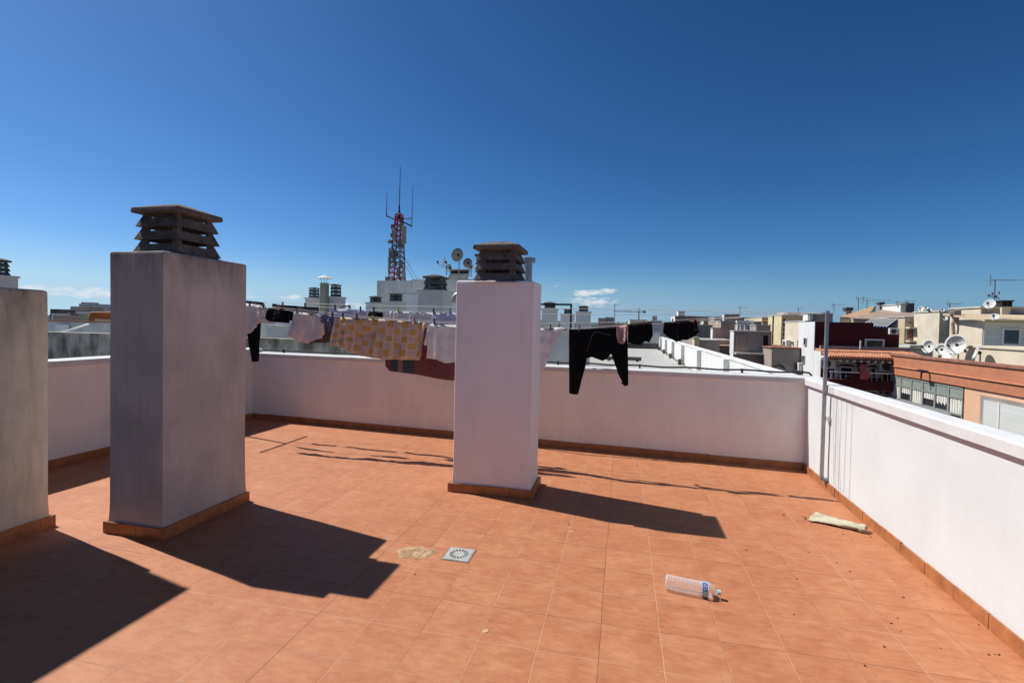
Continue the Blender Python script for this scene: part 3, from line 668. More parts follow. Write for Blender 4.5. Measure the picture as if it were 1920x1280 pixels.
tr = cloth('black_trousers', 'black jogging trousers hung by the waist with both legs dangling', 'trousers', 'W1',
      [(1067, 617, 1067, 690), (1068, 617, 1067.5, 737), (1077, 617, 1076, 739), (1084, 617, 1084, 739), (1086, 617, 1090, 715), (1090, 617, 1097, 690), (1094, 617, 1101, 671), (1108, 616, 1110, 669), (1130, 615, 1130, 676), (1137, 615, 1138, 672), (1143, 614, 1146, 663), (1148, 614, 1151, 676), (1151, 613, 1160, 702), (1156, 612, 1167, 715), (1163, 611, 1172, 722), (1168, 611, 1177.5, 722), (1172, 610, 1178, 700), (1175, 610, 1177, 660)], 'c_black', 4, .013, 0, 22, 1.3, seed=14)
pp = MB(); Y = yat(1110, 'W1')-.03
pp.tube([at(u, v, Y=Y) for u, v in ((1100, 660), (1105, 642), (1111, 627), (1118, 621), (1130, 625), (1145, 628))], .003, 6)
part('piping', pp, mat('grey_piping', (.05, .045, .045), .8, 0, 9, 0), tr)
cuff = MB(); cuff.tube([at(1167, 715, Y=Y+.03), at(1174, 722, Y=Y+.03)], .02, 8)
part('cuff', cuff, 'c_black', tr, smooth=True)
cloth('rose_bralette', 'small dusty rose lace top pegged in front of the black trousers', 'bralette', 'W1', [(1157, 611, 1156, 628), (1161, 612, 1159, 641), (1166, 612, 1165, 645), (1171, 611, 1170, 643), (1175, 609, 1174, 636)], 'c_rose', 3, .014, .6, dens=3, seed=15).location.y -= .03
bf = [(1178, 609, 1177, 641), (1190, 608, 1187, 645), (1200, 607, 1201, 647), (1206, 606, 1206, 642), (1212, 606, 1210, 639), (1216, 606, 1217, 642), (1221, 606, 1221, 635), (1223, 607, 1224, 628)]
cloth('black_briefs', 'black briefs hanging directly right of the trousers', 'briefs', 'W1', bf, 'c_black', 3, .012, .9, dens=2, seed=16)
cloth('black_briefs', 'black briefs hanging alone nearest to the grey pole', 'briefs', 'W1', [(1245, 605, 1243, 624), (1250, 605, 1250, 630), (1262, 604, 1262, 637), (1268, 604, 1268, 641), (1276, 603, 1276, 637), (1288, 602, 1288, 637), (1300, 602, 1299, 632), (1306, 602, 1310, 622)], 'c_black', 3, .012, .9, dens=2, seed=17)
# third line
cloth('black_strap_top', 'flat black cloth at the far left of the rear line, against the sky', 'cloth', 'W3', [(452, 563, 452, 570), (470, 565, 470, 571), (494, 568, 494, 575)], 'c_black', 2, .008, .9, dens=1.5, seed=18)
cloth('navy_cloth', 'long navy and black cloth on the rear line left of the lavender sheet', 'cloth', 'W3', [(511, 570, 511, 578), (540, 573, 540, 583), (560, 575, 560, 586), (597, 577, 597, 588)], 'c_navy', 4, .010, .9, dens=1.2, seed=19)
cloth('lavender_sheet', 'pale lavender cloth on the rear line above the checked towel', 'sheet', 'W3', [(618, 580, 620, 606), (640, 581, 640, 606), (665, 582, 665, 607), (680, 583, 680, 607), (687, 585, 687, 606)], 'c_lav', 4, .012, .9, dens=1.2, seed=20)
cloth('black_cloth', 'small black rectangular cloth on the rear line beside the white ones', 'cloth', 'W3', [(692, 585, 690, 603), (705, 585, 704, 605), (718, 586, 716, 605)], 'c_black', 2, .010, .9, dens=1.5, seed=21)
cloth('white_ruffled_top', 'ruffled white top at the left end of the white pieces on the rear line', 'top', 'W3', [(720, 585, 716, 606), (735, 585, 734, 608), (746, 585, 750, 610)], 'c_white', 6, .016, .9, dens=1.8, seed=22)
cloth('white_shirt', 'plain white shirt in the middle of the white pieces on the rear line', 'shirt', 'W3', [(748, 585, 750, 612), (780, 587, 780, 614), (800, 587, 798, 615), (812, 588, 806, 616)], 'c_white', 4, .014, .9, dens=1.2, seed=23)
cloth('white_trousers', 'white creased trousers on the rear line against the central chimney', 'trousers', 'W3', [(812, 588, 806, 616), (826, 588, 824, 618), (845, 588, 842, 618), (862, 588, 860, 618), (880, 588, 880, 618)], 'c_lav', 6, .018, .9, dens=1.4, seed=24)
# pegs
def peg(u, v, ln, c, label, tilt=0):
    Y = yat(u, ln); p = at(u, v, Y=Y); z = LN[ln][1](p.x); p.z = z if abs(p.z-z) < .06 else p.z
    b = MB(); 
    for s in (-1, 1):
        b.hexa([p+Vector(q) for q in ((-.0055, s*.004-.004, -.03), (.0055, s*.004-.004, -.03), (.0055, s*.004+.004, -.03), (-.0055, s*.004+.004, -.03),
                                      (-.005, s*.012-.003, .045), (.005, s*.012-.003, .045), (.005, s*.012+.003, .045), (-.005, s*.012+.003, .045))])
    b.tube([p+Vector((-.008, 0, .012)), p+Vector((.008, 0, .012))], .005, 8)
    k = Matrix.Rotation(tilt, 4, 'Y')
    b.v = [p+k @ (v_-p) for v_ in b.v]
    tag(part('clothes_peg', b, PEG[c], None, loc=p), label, 'clothes peg', 'pegs on the clothes lines')
for a in [(468, 570, 'W1', 'blue', 'dark peg on the white shirt by the grimy chimney'), (479.5, 569, 'W2', 'grey', 'tall grey peg above the hanging black trouser leg'),
          (494, 573, 'W1', 'brown', 'brown peg on the rolled grey top'), (525, 579, 'W1', 'wood', 'wooden peg tilted over the short black top', 1.0), (530, 572, 'W3', 'grey', 'grey peg standing on the navy cloth'),
          (556, 584, 'W1', 'grey', 'pale grey peg on the left corner of the pink shorts', .5), (572, 574, 'W3', 'brown', 'brown peg on the right part of the navy cloth'), (584, 587, 'W1', 'pink', 'reddish peg on the pink shorts waist'),
          (612, 586, 'W1', 'wood', 'orange wooden peg on the patterned scarf'), (623, 592, 'W1', 'blue', 'dark peg between the patterned scarf and the checked towel'), (628, 580, 'W3', 'blue', 'dark blue peg on the left end of the lavender sheet'),
          (643, 594, 'W1', 'blue', 'small navy peg near the left corner of the checked towel'), (669, 597, 'W1', 'blue', 'thick navy peg on the checked towel'), (676, 582, 'W3', 'purple', 'purple peg on the right end of the lavender sheet'),
          (698, 599, 'W1', 'yellow', 'yellow peg on the middle of the checked towel'), (701, 584, 'W3', 'blue', 'black peg on the small black cloth'), (747, 585, 'W3', 'yellow', 'olive peg on the ruffled white top'),
          (777.5, 602, 'W1', 'red', 'bright red peg on the checked towel'), (813, 586, 'W3', 'green', 'dark green peg over the white trousers corner'), (814.5, 607, 'W1', 'green', 'dark green peg on the white T-shirt'),
          (844, 587, 'W3', 'grey', 'grey peg next to the central chimney on the rear line'), (1032, 614, 'W1', 'brown', 'brown peg on the white blouse'), (1086, 616, 'W1', 'grey', 'grey peg on the left of the black trousers'),
          (1159, 609, 'W1', 'pink', 'pink peg on the rose lace top'), (1175.5, 607, 'W1', 'yellow', 'cream peg between the rose top and the black briefs'), (1208, 606, 'W1', 'red', 'dark red peg on the briefs next to the trousers'),
          (1261, 604, 'W1', 'pink', 'light red peg on the left of the lone black briefs'), (1301, 603, 'W1', 'red', 'red peg on the right of the lone black briefs')]:
    peg(*a)
# black L-shaped frame standing on the back parapet
def back_y(x): return BL.y+(BR.y-BL.y)*(x-BL.x)/(BR.x-BL.x)
q = at(1071, 571, Y=6.42)
t = thing('metal_frame', (q.x, 6.42, 1.06), 'black angular metal frame standing on the back parapet behind the black trousers', 'frame')
part('upright', MB().box(q.x-.012, q.x+.012, 6.408, 6.432, 1.06, q.z+.012), 'black_metal', t)
part('top_rail', MB().box(q.x-1.15, q.x-.0125, 6.408, 6.432, q.z-.012, q.z+.012), 'black_metal', t)
part('upright', MB().box(q.x-1.175, q.x-1.151, 6.408, 6.432, 1.06, q.z+.012), 'black_metal', t)
part('cross_rail', MB().tube([(q.x-.012, 6.42, 1.56), (q.x-.12, 6.36, 1.53)], .008, 6), 'black_metal', t)
# black pipe lying along the back parapet, bent down at the corner
pp = []
for i in range(60):
    x = -5.75+i*(7.83)/59; pp.append(Vector((x, back_y(x)+.165, 1.10+.006*math.sin(i*1.3))))
pp += [pp[-1]+Vector((.05, .0, -.005)), pp[-1]+Vector((.075, .0, -.03)), pp[-1]+Vector((.08, 0, -.12))]
t = thing('drain_pipe', pp[0], 'thin black pipe clipped along the top of the back parapet', 'pipe')
part('pipe', MB().tube(pp, .011, 8), 'black_pipe', t, smooth=True)
for i in (3, 14, 26, 37, 45, 54): part('clip', MB().box(pp[i].x-.01, pp[i].x+.01, pp[i].y-.02, pp[i].y+.02, 1.064, 1.118), 'black_metal', t)

# ------------------------------------------------------------------ things on the floor
# bottle
A_, B_ = Vector((.292, 3.10, .044)), Vector((.565, 3.062, .040)); ax = (B_-A_).normalized()
t = thing('water_bottle', (A_.x, A_.y, 0), 'empty clear plastic water bottle with a blue label lying on the tiles', 'bottle')
prof = [(0, .005), (.001, .03), (.006, .041), (.016, .044)]
h = .016
while h < .205:
    prof += [(h+.004, .0445), (h+.009, .0415), (h+.012, .0415), (h+.016, .0445)]; h += .016
prof += [(.222, .0445), (.262, .0445), (.272, .043), (.29, .034), (.305, .022), (.312, .0145), (.322, .0135)]
prof = [(a*.93, b*.95) for a, b in prof]
pet = bpy.data.materials.new('clear_pet'); pet.use_nodes = True; n_, l_ = pet.node_tree.nodes, pet.node_tree.links
p_ = n_['Principled BSDF']; p_.inputs['Base Color'].default_value = (.82, .86, .9, 1); p_.inputs['Roughness'].default_value = .12
tb = N(n_, 'BsdfTransparent'); fr = N(n_, 'LayerWeight'); fr.inputs[0].default_value = .35; mr = N(n_, 'MapRange'); l_.new(fr.outputs['Facing'], mr.inputs[0]); mr.inputs[3].default_value = .15; mr.inputs[4].default_value = .62
ms = N(n_, 'MixShader'); l_.new(mr.outputs[0], ms.inputs[0]); l_.new(tb.outputs[0], ms.inputs[1]); l_.new(p_.outputs[0], ms.inputs[2]); l_.new(ms.outputs[0], n_['Material Output'].inputs[0])
part('bottle_body', MB().lathe(prof, A_, ax, 28), pet, t, smooth=True)
lb = MB().lathe([(.209, .0430), (.244, .0430)], A_, ax, 28)
lab = part('label', lb, mat('pale_blue_label', (.36, .55, .72), .4, .1, 30, 0), t, smooth=True)
side = ax.cross(Vector((0, 0, 1))).normalized()
if side.y > 0: side = -side
up_ = side.cross(ax); up_ = up_ if up_.z > 0 else -up_
dk = MB()
def onlab(h, ang, r=.0436): return A_+ax*(h*.93)+(side*math.cos(ang)+up_*math.sin(ang))*r
for i in range(6):
    a0, a1 = R(14+i*11), R(14+(i+1)*11); dk.add([onlab(.229, a0), onlab(.257, a0), onlab(.257, a1), onlab(.229, a1)], [(0, 1, 2, 3)])
part('label_print', dk, mat('navy_print', (.02, .05, .24), .4, .1, 30, 0), lab)
wk = MB()
for (h0, h1, a0, a1) in ((.235, .238, 20, 34), (.235, .238, 40, 55), (.242, .245, 22, 48), (.248, .251, 26, 38), (.248, .251, 44, 60), (.236, .246, 62, 66)):
    wk.add([onlab(h0, R(a0), .0441), onlab(h1, R(a0), .0441), onlab(h1, R(a1), .0441), onlab(h0, R(a1), .0441)], [(0, 1, 2, 3)])
part('label_lettering', wk, mat('white_print', (.75, .8, .85), .4, 0, 30, 0), lab)
part('bottle_cap', MB().lathe([(.295, .001), (.295, .0148), (.313, .0148), (.314, .001)], A_, ax, 18), mat('pale_blue_cap', (.30, .55, .62), .4, .05, 30, 0), t, smooth=False)
# crumpled rag: a stiff rolled tube of cloth
rag = MB(); n = 26; secs = 22
P0, P1 = Vector((1.60, 4.58, 0)), Vector((1.925, 4.375, 0)); dd = (P1-P0).normalized(); sd = Vector((dd.y, -dd.x, 0))
for i in range(secs+1):
    s = i/secs; wd = .088*max(0, 1-s*1.5)**.8+.040; hg = .009+.016*min(1, s*1.4); c = P0.lerp(P1, s)-sd*(.042*max(0, 1-s*1.5))
    for j in range(n):
        a = 2*math.pi*j/n; x = math.cos(a)*wd; z = hg+math.sin(a)*hg
        cr = noise.noise(Vector((s*7, math.cos(a)*2.2, math.sin(a)*2.2)))*.010+noise.noise(Vector((s*19, math.cos(a)*4, 7)))*.005
        j2 = dd*(.022*noise.noise(Vector((a*1.7, 5, 2)))*(1 if i == 0 else .5 if i == secs else 0))
        rag.v.append(c+sd*(-x-cr*1.5)+Vector((0, 0, max(.002, z+max(0, math.sin(a)+.3)*cr+.002)))+j2)
for i in range(secs):
    for j in range(n): rag.f.append([i*n+j, i*n+(j+1) % n, (i+1)*n+(j+1) % n, (i+1)*n+j]); rag.mi.append(0)
o = part('rag', rag, 'c_rag', None, smooth=True, loc=P0); sm = o.modifiers.new('thickness', 'SOLIDIFY'); sm.thickness = .004; sm.offset = -1
tag(o, 'stiff beige rolled-up rag lying near the foot of the right parapet', 'rag')
# floor drain
DC = Vector((-1.068, 3.182, 0)); hs = .086
t = thing('floor_drain', DC, 'square steel floor drain with a ring of radial slots', 'drain')
b = MB(); NS = 64; z = .0065; rings = []
def sq(a, w): c, s = math.cos(a), math.sin(a); q = w/max(abs(c), abs(s)); return (c*q, s*q)
for kind in range(4):
    rr = []
    for j in range(NS):
        a = 2*math.pi*j/NS+math.pi/4
        x, y = sq(a, hs) if kind == 0 else (math.cos(a)*(.066, .038, .001)[kind-1], math.sin(a)*(.066, .038, .001)[kind-1])
        rr.append(len(b.v)); b.v.append(DC+Vector((x, y, z if kind else z-.001)))
    rings.append(rr)
for k in range(3):
    for j in range(NS):
        if k == 1 and j % 4 in (1, 2): continue
        j2 = (j+1) % NS; b.f.append([rings[k][j], rings[k][j2], rings[k+1][j2], rings[k+1][j]]); b.mi.append(0)
o = part('drain_plate', b, 'steel', t); q = o.modifiers.new('th', 'SOLIDIFY'); q.thickness = .003
def ring_(o_, i_, z0, z1):
    return MB().box(DC.x-o_, DC.x-i_, DC.y-o_, DC.y+o_, z0, z1).box(DC.x+i_, DC.x+o_, DC.y-o_, DC.y+o_, z0, z1).box(DC.x-i_, DC.x+i_, DC.y-o_, DC.y-i_, z0, z1).box(DC.x-i_, DC.x+i_, DC.y+i_, DC.y+o_, z0, z1)
part('drain_bed', ring_(.100, .0925, .0003, .0020), 'mortar_dark', t)
part('drain_rim', ring_(.092, .087, .0005, .0045), 'mortar', t)
part('drain_cup', MB().lathe([(.0012, .001), (.0012, .075)], DC, (0, 0, 1), 32), 'dark', t)
# mortar repair next to the drain
def blob(name, label, cat, cx, cy, rx_, ry_, h, m, seed, rot=0, kind=None):
    b = MB(); n, k = 36, 7; b.v.append(Vector((cx, cy, h)))
    for i in range(1, k+1):
        for j in range(n):
            a = 2*math.pi*j/n; r = i/k*(1+.35*noise.noise(Vector((math.cos(a)*1.8, math.sin(a)*1.8, seed))))
            x, y = math.cos(a)*rx_*r, math.sin(a)*ry_*r
            X, Y_ = cx+x*math.cos(rot)-y*math.sin(rot), cy+x*math.sin(rot)+y*math.cos(rot)
            zz = max(.0008, h*(1-(i/k)**2)+h*.9*noise.noise(Vector((X*28, Y_*28, seed)))) if i < k else .0006
            b.v.append(Vector((X, Y_, zz)))
    for j in range(n): b.f.append([0, 1+j, 1+(j+1) % n]); b.mi.append(0)
    for i in range(k-1):
        for j in range(n): q = 1+i*n; b.f.append([q+j, q+n+j, q+n+(j+1) % n, q+(j+1) % n]); b.mi.append(0)
    return tag(part(name, b, m, None, smooth=True, loc=(cx, cy, 0)), label, cat, kind=kind)
mm = mat('sandy_mortar', (.50, .33, .19), .95, .3, 18, .8, 60, col2=(.30, .17, .09), thr=(.40, .62))
blob('mortar_patch', 'rough sandy mortar patch on the tiles left of the drain', 'mortar patch', -1.365, 3.14, .13, .09, .009, mm, 2.2, .15)
mw = mat('lime_smear', (.66, .52, .40), .95, .3, 18, .3, 60, col2=(.5, .27, .15), thr=(.42, .62))
for (x, y, a, b2, s, tx) in ((1.02, 2.34, .06, .05, 1.1, 'pale lime smear on the tiles near the lower right, the left one'), (1.30, 2.36, .07, .04, 4.1, 'pale lime smear on the tiles near the lower right, the right one')):
    blob('lime_smear', tx, 'stain', x, y, a, b2, .0012, mw, s)
# crumbs
rnd = random.Random(4); db = MB()
for i in range(58):
    if i < 32: y = rnd.uniform(2.3, 4.7); x = rx(y)-.03-abs(rnd.gauss(0, .42))
    elif i < 46: x, y = rnd.gauss(1.52, .07), rnd.gauss(4.56, .05)
    else: x, y = rnd.uniform(-1.5, 1.8), rnd.uniform(2, 5.5)
    if x > rx(y)-.03 or x < -2: continue
    r = rnd.uniform(.002, .0065)*(1.5 if rnd.random() < .1 else 1); a = rnd.uniform(0, 3)
    c = Vector((x, y, .001)); e = Vector((math.cos(a), math.sin(a), 0))*r*1.6; g = Vector((-math.sin(a), math.cos(a), 0))*r
    db.add([c-e, c-g, c+e, c+g, c+Vector((0, 0, r))], [(0, 1, 4), (1, 2, 4), (2, 3, 4), (3, 0, 4)])
tag(part('debris', db, mat('dry_leaf_crumbs', (.10, .05, .03), .9, .3, 40, 0)), 'dry crumbs and bits of leaf scattered over the tiles', 'debris', kind='stuff')
ct = MB()
for (x, y, r) in ((-.66, 2.42, .018), (-.35, 3.77, .012), (-.57, 3.66, .009)):
    for k in range(1): ct.lathe([(0, r), (.0025, r*.9), (.003, .001)], (x, y, .0005), (0, 0, 1), 9)
tag(part('mortar_crumbs', ct, mw), 'a few pale mortar crumbs stuck to the tiles in front of the drain', 'debris', kind='stuff')

# ------------------------------------------------------------------ neighbouring roofs
def slab(name, label, x0, x1, y0, y1, zt, m, zb=-17, cat='building'):
    t = thing(name, ((x0+x1)/2, (y0+y1)/2, zb), label, cat)
    part('wall', MB().box(x0, x1, y0, y1, zb, zt-.12), 'lightgrey', t)
    part('roof', MB().box(x0+.05, x1-.05, y0+.05, y1-.05, zt-.12, zt), m, t)
    return t
slab('neighbouring_building', 'lower neighbouring building whose bare grey roof stretches away behind the back parapet', -30, 3.0, 7.4, 43.5, -.27, 'roofgrey')
# white parapet with piers along its right edge
PA, PB = Vector((2.86, 7.6)), Vector((3.02, 43.2)); pdx = (PB-PA).normalized()
zt_ = .72
t = thing('pier_parapet', (2.95, 25, -.27), 'long white neighbouring parapet with regular piers, running away from the back right corner', 'wall')
part('wall_panel', MB().hexa([(PA.x+.10, PA.y, -.27), (PA.x+.26, PA.y, -.27), (PB.x+.26, PB.y, -.27), (PB.x+.10, PB.y, -.27), (PA.x+.10, PA.y, zt_), (PA.x+.26, PA.y, zt_), (PB.x+.26, PB.y, zt_), (PB.x+.10, PB.y, zt_)]), 'white2', t)
part('coping', MB().hexa([(PA.x+.08, PA.y, zt_), (PA.x+.30, PA.y, zt_), (PB.x+.30, PB.y, zt_), (PB.x+.08, PB.y, zt_), (PA.x+.08, PA.y, zt_+.05), (PA.x+.30, PA.y, zt_+.05), (PB.x+.30, PB.y, zt_+.05), (PB.x+.08, PB.y, zt_+.05)]), 'white2', t)
for i, y in enumerate((10.2, 15.3, 20.6, 26.2, 31.4, 36.6, 41.8)):
    x = PA.x+(y-PA.y)*pdx.x
    part('pier', MB().box(x-.06, x+.097, y-.32, y+.32, -.268, zt_+.002), 'white2', t)
    if i > 2: part('outlet_box', MB().box(x-.20, x-.063, y-.62, y-.35, -.268, .02), 'dkgrey', t)
q0 = at(1182, 650, Y=43.2)
t = thing('roof_wall', (1, 43.3, -.27), 'grey end wall of the neighbouring roof with a dark strip at its foot, behind the black briefs', 'wall')
part('wall_panel', MB().box(-8, 3.1, 43.3, 43.6, -.26, 1.15), 'lightgrey', t)
part('dark_strip', MB().box(-8, 3.0, 43.15, 43.297, -.268, .16), 'dkgrey', t)
t = thing('long_vent', (1.2, 25.5, -.27), 'short dark pipe lying on the bare neighbouring roof right of the trousers', 'pipe')
part('pipe', MB().tube([(-.9, 27.0, -.12), (1.0, 27.0, -.12)], .10, 8), 'dkgrey', t)
for x in (-.7, .8): part('support', MB().box(x-.08, x+.08, 26.9, 27.1, -.27, -.2), 'dkgrey', t)
# stained parapet right behind our wall
def ubox(mb, u0, u1, vt, Y, dep, zb=None, vb=None, mi=0):
    a, c = at(u0, vt, Y=Y), at(u1, vt, Y=Y); z1 = (a.z+c.z)/2
    z0 = zb if zb is not None else at((u0+u1)/2, vb, Y=Y).z
    mb.box(min(a.x, c.x), max(a.x, c.x), Y, Y+dep, z0, z1, mi); return (a.x, c.x, z0, z1)
t = thing('stained_wall', (-7, 9.9, -.27), 'low mould-streaked concrete wall just beyond the back parapet on the left', 'wall')
a, c = at(60, 640, Y=9.9), at(640, 632, Y=9.9)
part('wall_panel', MB().box(a.x-3, c.x, 9.9, 10.15, -.27, 1.13), 'concrete', t)
part('wall_cap', MB().box(a.x-3, c.x+.05, 9.86, 10.2, 1.13, 1.155), 'concrete', t)
t = thing('stained_wall', (-1.5, 9.2, -.27), 'lower continuation of the stained wall under the checked towel', 'wall')
a, c = at(640, 650, Y=9.4), at(860, 650, Y=9.4)
part('wall_panel', MB().box(a.x, c.x, 9.4, 9.65, -.27, .98), 'concrete', t)
part('wall_cap', MB().box(a.x, c.x, 9.37, 9.68, .98, 1.01), 'lightgrey', t)
def metal_rail(name, label, pts, r, m='galv', cat='pipe'):
    t = thing(name, (pts[0][0], pts[0][1], pts[0][2]), label, cat)
    part('pipe', MB().tube(pts, r, 8), m, t, smooth=True)
    return t
metal_rail('steel_pipe', 'slanting steel pipe between the beige and the grimy chimney, above the stained wall', [at(85, 634, Y=9.7), at(165, 608, Y=12.5)], .035, 'dish')
t = thing('grey_roof_wall', (-12, 18, -.27), 'plain grey roof wall seen between the beige and the grimy chimney', 'wall')
b = MB(); ubox(b, 60, 330, 605, 19, .3, zb=-.27); part('wall_panel', b, 'lightgrey', t)
b = MB(); ubox(b, 60, 330, 602.5, 18.95, .4, vb=604.9); part('wall_cap', b, 'brickred', t)
b = MB(); ubox(b, 104, 128, 608, 18.9, .08, vb=630); part('wall_panel', b, 'white2', t)
def roofbox(name, label, u0, u1, vt, Y, dep, m, cat='roof box', zb=-.27):
    b = MB(); r = ubox(b, u0, u1, vt, Y, dep, zb=zb); t = thing(name, ((r[0]+r[1])/2, Y+dep/2, zb), label, cat); part('box_body', b, m, t)
    c = MB(); c.box(r[0]-.04, r[1]+.04, Y-.04, Y+dep+.04, r[3], r[3]+.04); part('box_lid', c, 'lightgrey', t); return t
roofbox('stair_house', 'pale grey roof hut behind the short black top', 488, 548, 603, 16, 3, 'white2')
roofbox('vent_box', 'low grey ventilation box under the pale shorts', 500, 528, 612, 15.2, .6, 'lightgrey')
roofbox('stair_house', 'tall grey metal-clad hut right behind the white blouse', 1012, 1068, 620, 14, 3, 'lightgrey')
# roof chimneys of the neighbours
def rchim(label, u0, u1, vt, Y, cu=None, cw=None, ch=3, th=.10, ctop=None, m='lightgrey', dep=None, cowl_mat='cowl_grey', collar=True):
    """square chimney whose front-left and back-right corners are seen at u0 and u1"""
    a = at(u0, vt, Y=Y); t0 = a.x/a.y; c = at(u1, vt, Y=Y); t1 = c.x/c.y
    w = Y*(t1-t0)/(1-t1) if t1 < 0 else (t1-t0)*Y
    x0, x1 = a.x, a.x+w; zt = (a.z+c.z)/2; dep = w
    t = thing('chimney', ((x0+x1)/2, Y+dep/2, -.27), label, 'chimney', None)
    part('chimney_body', MB().box(x0, x1, Y, Y+dep, -.27, zt), m, t)
    if collar: part('chimney_lip', MB().box(x0-.03, x1+.03, Y-.03, Y+dep+.03, zt, zt+.05), 'lightgrey', t); zt += .05
    if cu:
        e, g = at(cu[0], vt, Y=Y), at(cu[1], vt, Y=Y); q0, q1 = e.x/e.y, g.x/g.y
        r = (Y*(q1-q0)/(1-q1) if q1 < 0 else (q1-q0)*Y)/2*.93; zc = at((cu[0]+cu[1])/2, ctop, Y=Y+dep/2).z
        hh = max(.1, (zc-zt)-.10*r/.2); cowl(t, (x0+x1)/2, Y+dep/2, zt, r, hh/ch, ch, cowl_mat, solid=.74)
    return t
rchim('short chimney with a dark cowl showing behind the top of the beige chimney', -60, 34, 517, 9.0, (-50, 24), None, 3, ctop=482, dep=.75, m='lightgrey')
rchim('left chimney of the pair under the white cone cap', 572, 606, 560, 19, (577, 601), None, 3, ctop=538)
rchim('right chimney of the pair beside the white cone cap', 611, 648, 558, 18.6, (617, 641), None, 3, ctop=532)
t = rchim('tall olive shaft with a white cone cap on thin legs', 600, 617, 530, 18.3, m='olive', collar=False, dep=.5)
p = at(608, 530, Y=18.55)
for dx in (-.11, .0, .11): part('cap_leg', MB().tube([(p.x+dx, 18.55, p.z), (p.x+dx*1.6, 18.55, p.z+.20)], .012, 6), 'galv', t)
part('cone_cap', MB().lathe([(0, .33), (.02, .30), (.13, .06), (.16, .001)], (p.x, 18.55, p.z+.18), (0, 0, 1), 20), 'white2', t)
t = rchim('plain grey chimney with an overhanging cowl, left of the penthouse', 686, 722, 569, 17.5, (692, 718), None, 3, ctop=554)
rchim('grey chimney in front of the penthouse wall below the mast', 722, 762, 567, 17.0, (728, 757), None, 3, ctop=548)
rchim('largest neighbouring chimney, wide grey, directly left of the central chimney', 784, 848, 548, 9.6, (792, 843), None, 2, ctop=514, dep=.9)
rchim('chimney whose dark cowl peeps out behind the left of the central cowl', 878, 950, 530, 7.6, (886, 940), None, 3, ctop=473, dep=.8)
rchim('grey chimney immediately right of the central chimney', 1016, 1046, 581, 19, (1020, 1045), None, 3, ctop=565)
rchim('smallest chimney of the three right of the central chimney', 1051, 1078, 590, 23, (1057, 1074), None, 3, ctop=578, m='white2')
rchim('rightmost grey chimney of the three right of the central chimney', 1080, 1108, 586, 18.5, (1085, 1106), None, 3, ctop=572)
def vent_pipe(label, pts, r, m='galv'):
    t = thing('vent_pipe', pts[0], label, 'pipe'); part('pipe', MB().tube(pts, r, 12), m, t, smooth=True); return t
a = at(848, 600, Y=9.2); c = at(868, 552, Y=9.2)
vent_pipe('fat curved grey vent pipe hugging the left edge of the central chimney', [at(852, 568, Y=9.2), at(852.5, 561, Y=9.2), at(855, 556, Y=9.2), at(860, 553, Y=9.2), at(868, 551.5, Y=9.2), at(884, 551, Y=9.3), at(900, 552, Y=9.5)], .075)
vent_pipe('small grey bent pipe beside the cone-capped chimneys', [at(640, 577, Y=18.5), at(650, 572, Y=18.3), at(655, 574, Y=18.2), at(656, 580, Y=18.2)], .06)
p = at(990, 522, Y=8.8)
t = thing('vent_pipe', (p.x, 8.8, -.27), 'round metal flue with a wide flat cap behind the right of the central cowl', 'flue')
q = at(990, 492, Y=8.8); part('flue', MB().lathe([(-1.5, .001), (-1.5, .075), (q.z-p.z, .075), (q.z-p.z, .001)], p, (0, 0, 1), 20), 'galv', t, smooth=False)
part('flue_cap', MB().lathe([(0, .001), (0, .135), (.085, .135), (.10, .09), (.105, .001)], (q.x, q.y, q.z-.005), (0, 0, 1), 24), 'galv', t)
# penthouse and what stands on it
t = thing('penthouse', at(800, 600, Y=26), 'pale grey penthouse block carrying the red and white mast', 'building')
b = MB(); r = ubox(b, 707, 771, 526, 24, 9, zb=-.27); part('wall', b, 'lightgrey', t)
b = MB(); r2 = ubox(b, 771.5, 925, 523.5, 24.01, 8.5, zb=-.27); part('wall', b, 'lightgrey', t)
b = MB(); ubox(b, 730, 930, 552, 23.4, .55, zb=-.27); part('lower_wall', b, 'white2', t)
PZ = r[3]
def stick(mb, a, b, r): mb.tube([a, b], r, 5)
D_ = 26.0; mp_ = lambda u, v, dy=0: at(u, v, Y=D_+dy)
t = thing('radio_mast', (mp_(744, 526).x, D_, PZ), 'slim red and white lattice radio mast on the penthouse, with three whip aerials', 'mast')
c0 = mp_(744, 526); c1 = mp_(748.5, 402); zb_ = PZ
lat = MB(); lat2 = MB(); lat3 = MB(); H_ = c1.z-zb_; w0, w1 = .36, .15; lev = 13
def corner(i, k):
    s = i/lev; w = w0+(w1-w0)*s; x = c0.x+(c1.x-c0.x)*s
    return Vector((x+(w if k in (1, 2) else -w), D_+(w if k in (2, 3) else -w), zb_+H_*s))
for i in range(lev):
    tgt = lat3 if i < 3 else lat if i > 7 else lat2
    for k in range(4):
        stick(tgt, corner(i, k), corner(i+1, k), .042); stick(tgt, corner(i, k), corner(i+1, (k+1) % 4), .024)
        stick(tgt, corner(i+1, k), corner(i+1, (k+1) % 4), .026)
part('lattice_red', lat, 'mastred', t); part('lattice_red', lat3, 'mastred', t); part('lattice_pale', lat2, 'mastgrey', t)
part('apex', MB().lathe([(-.35, .14), (.1, .05), (.35, .045), (.45, .02)], c1+Vector((0, 0, .15)), (0, 0, 1), 8), 'black_metal', t)
tp = mp_(748.5, 390); part('whip_aerial', MB().tube([tp, mp_(751, 311)], [.035, .015], 6), 'mastgrey', t)
l0 = mp_(724.5, 405); part('whip_aerial', MB().tube([l0, mp_(726, 360)], [.03, .012], 6), 'mastgrey', t)
r0_ = mp_(772, 426); part('whip_aerial', MB().tube([r0_, mp_(774, 350)], [.03, .012], 6), 'mastgrey', t)
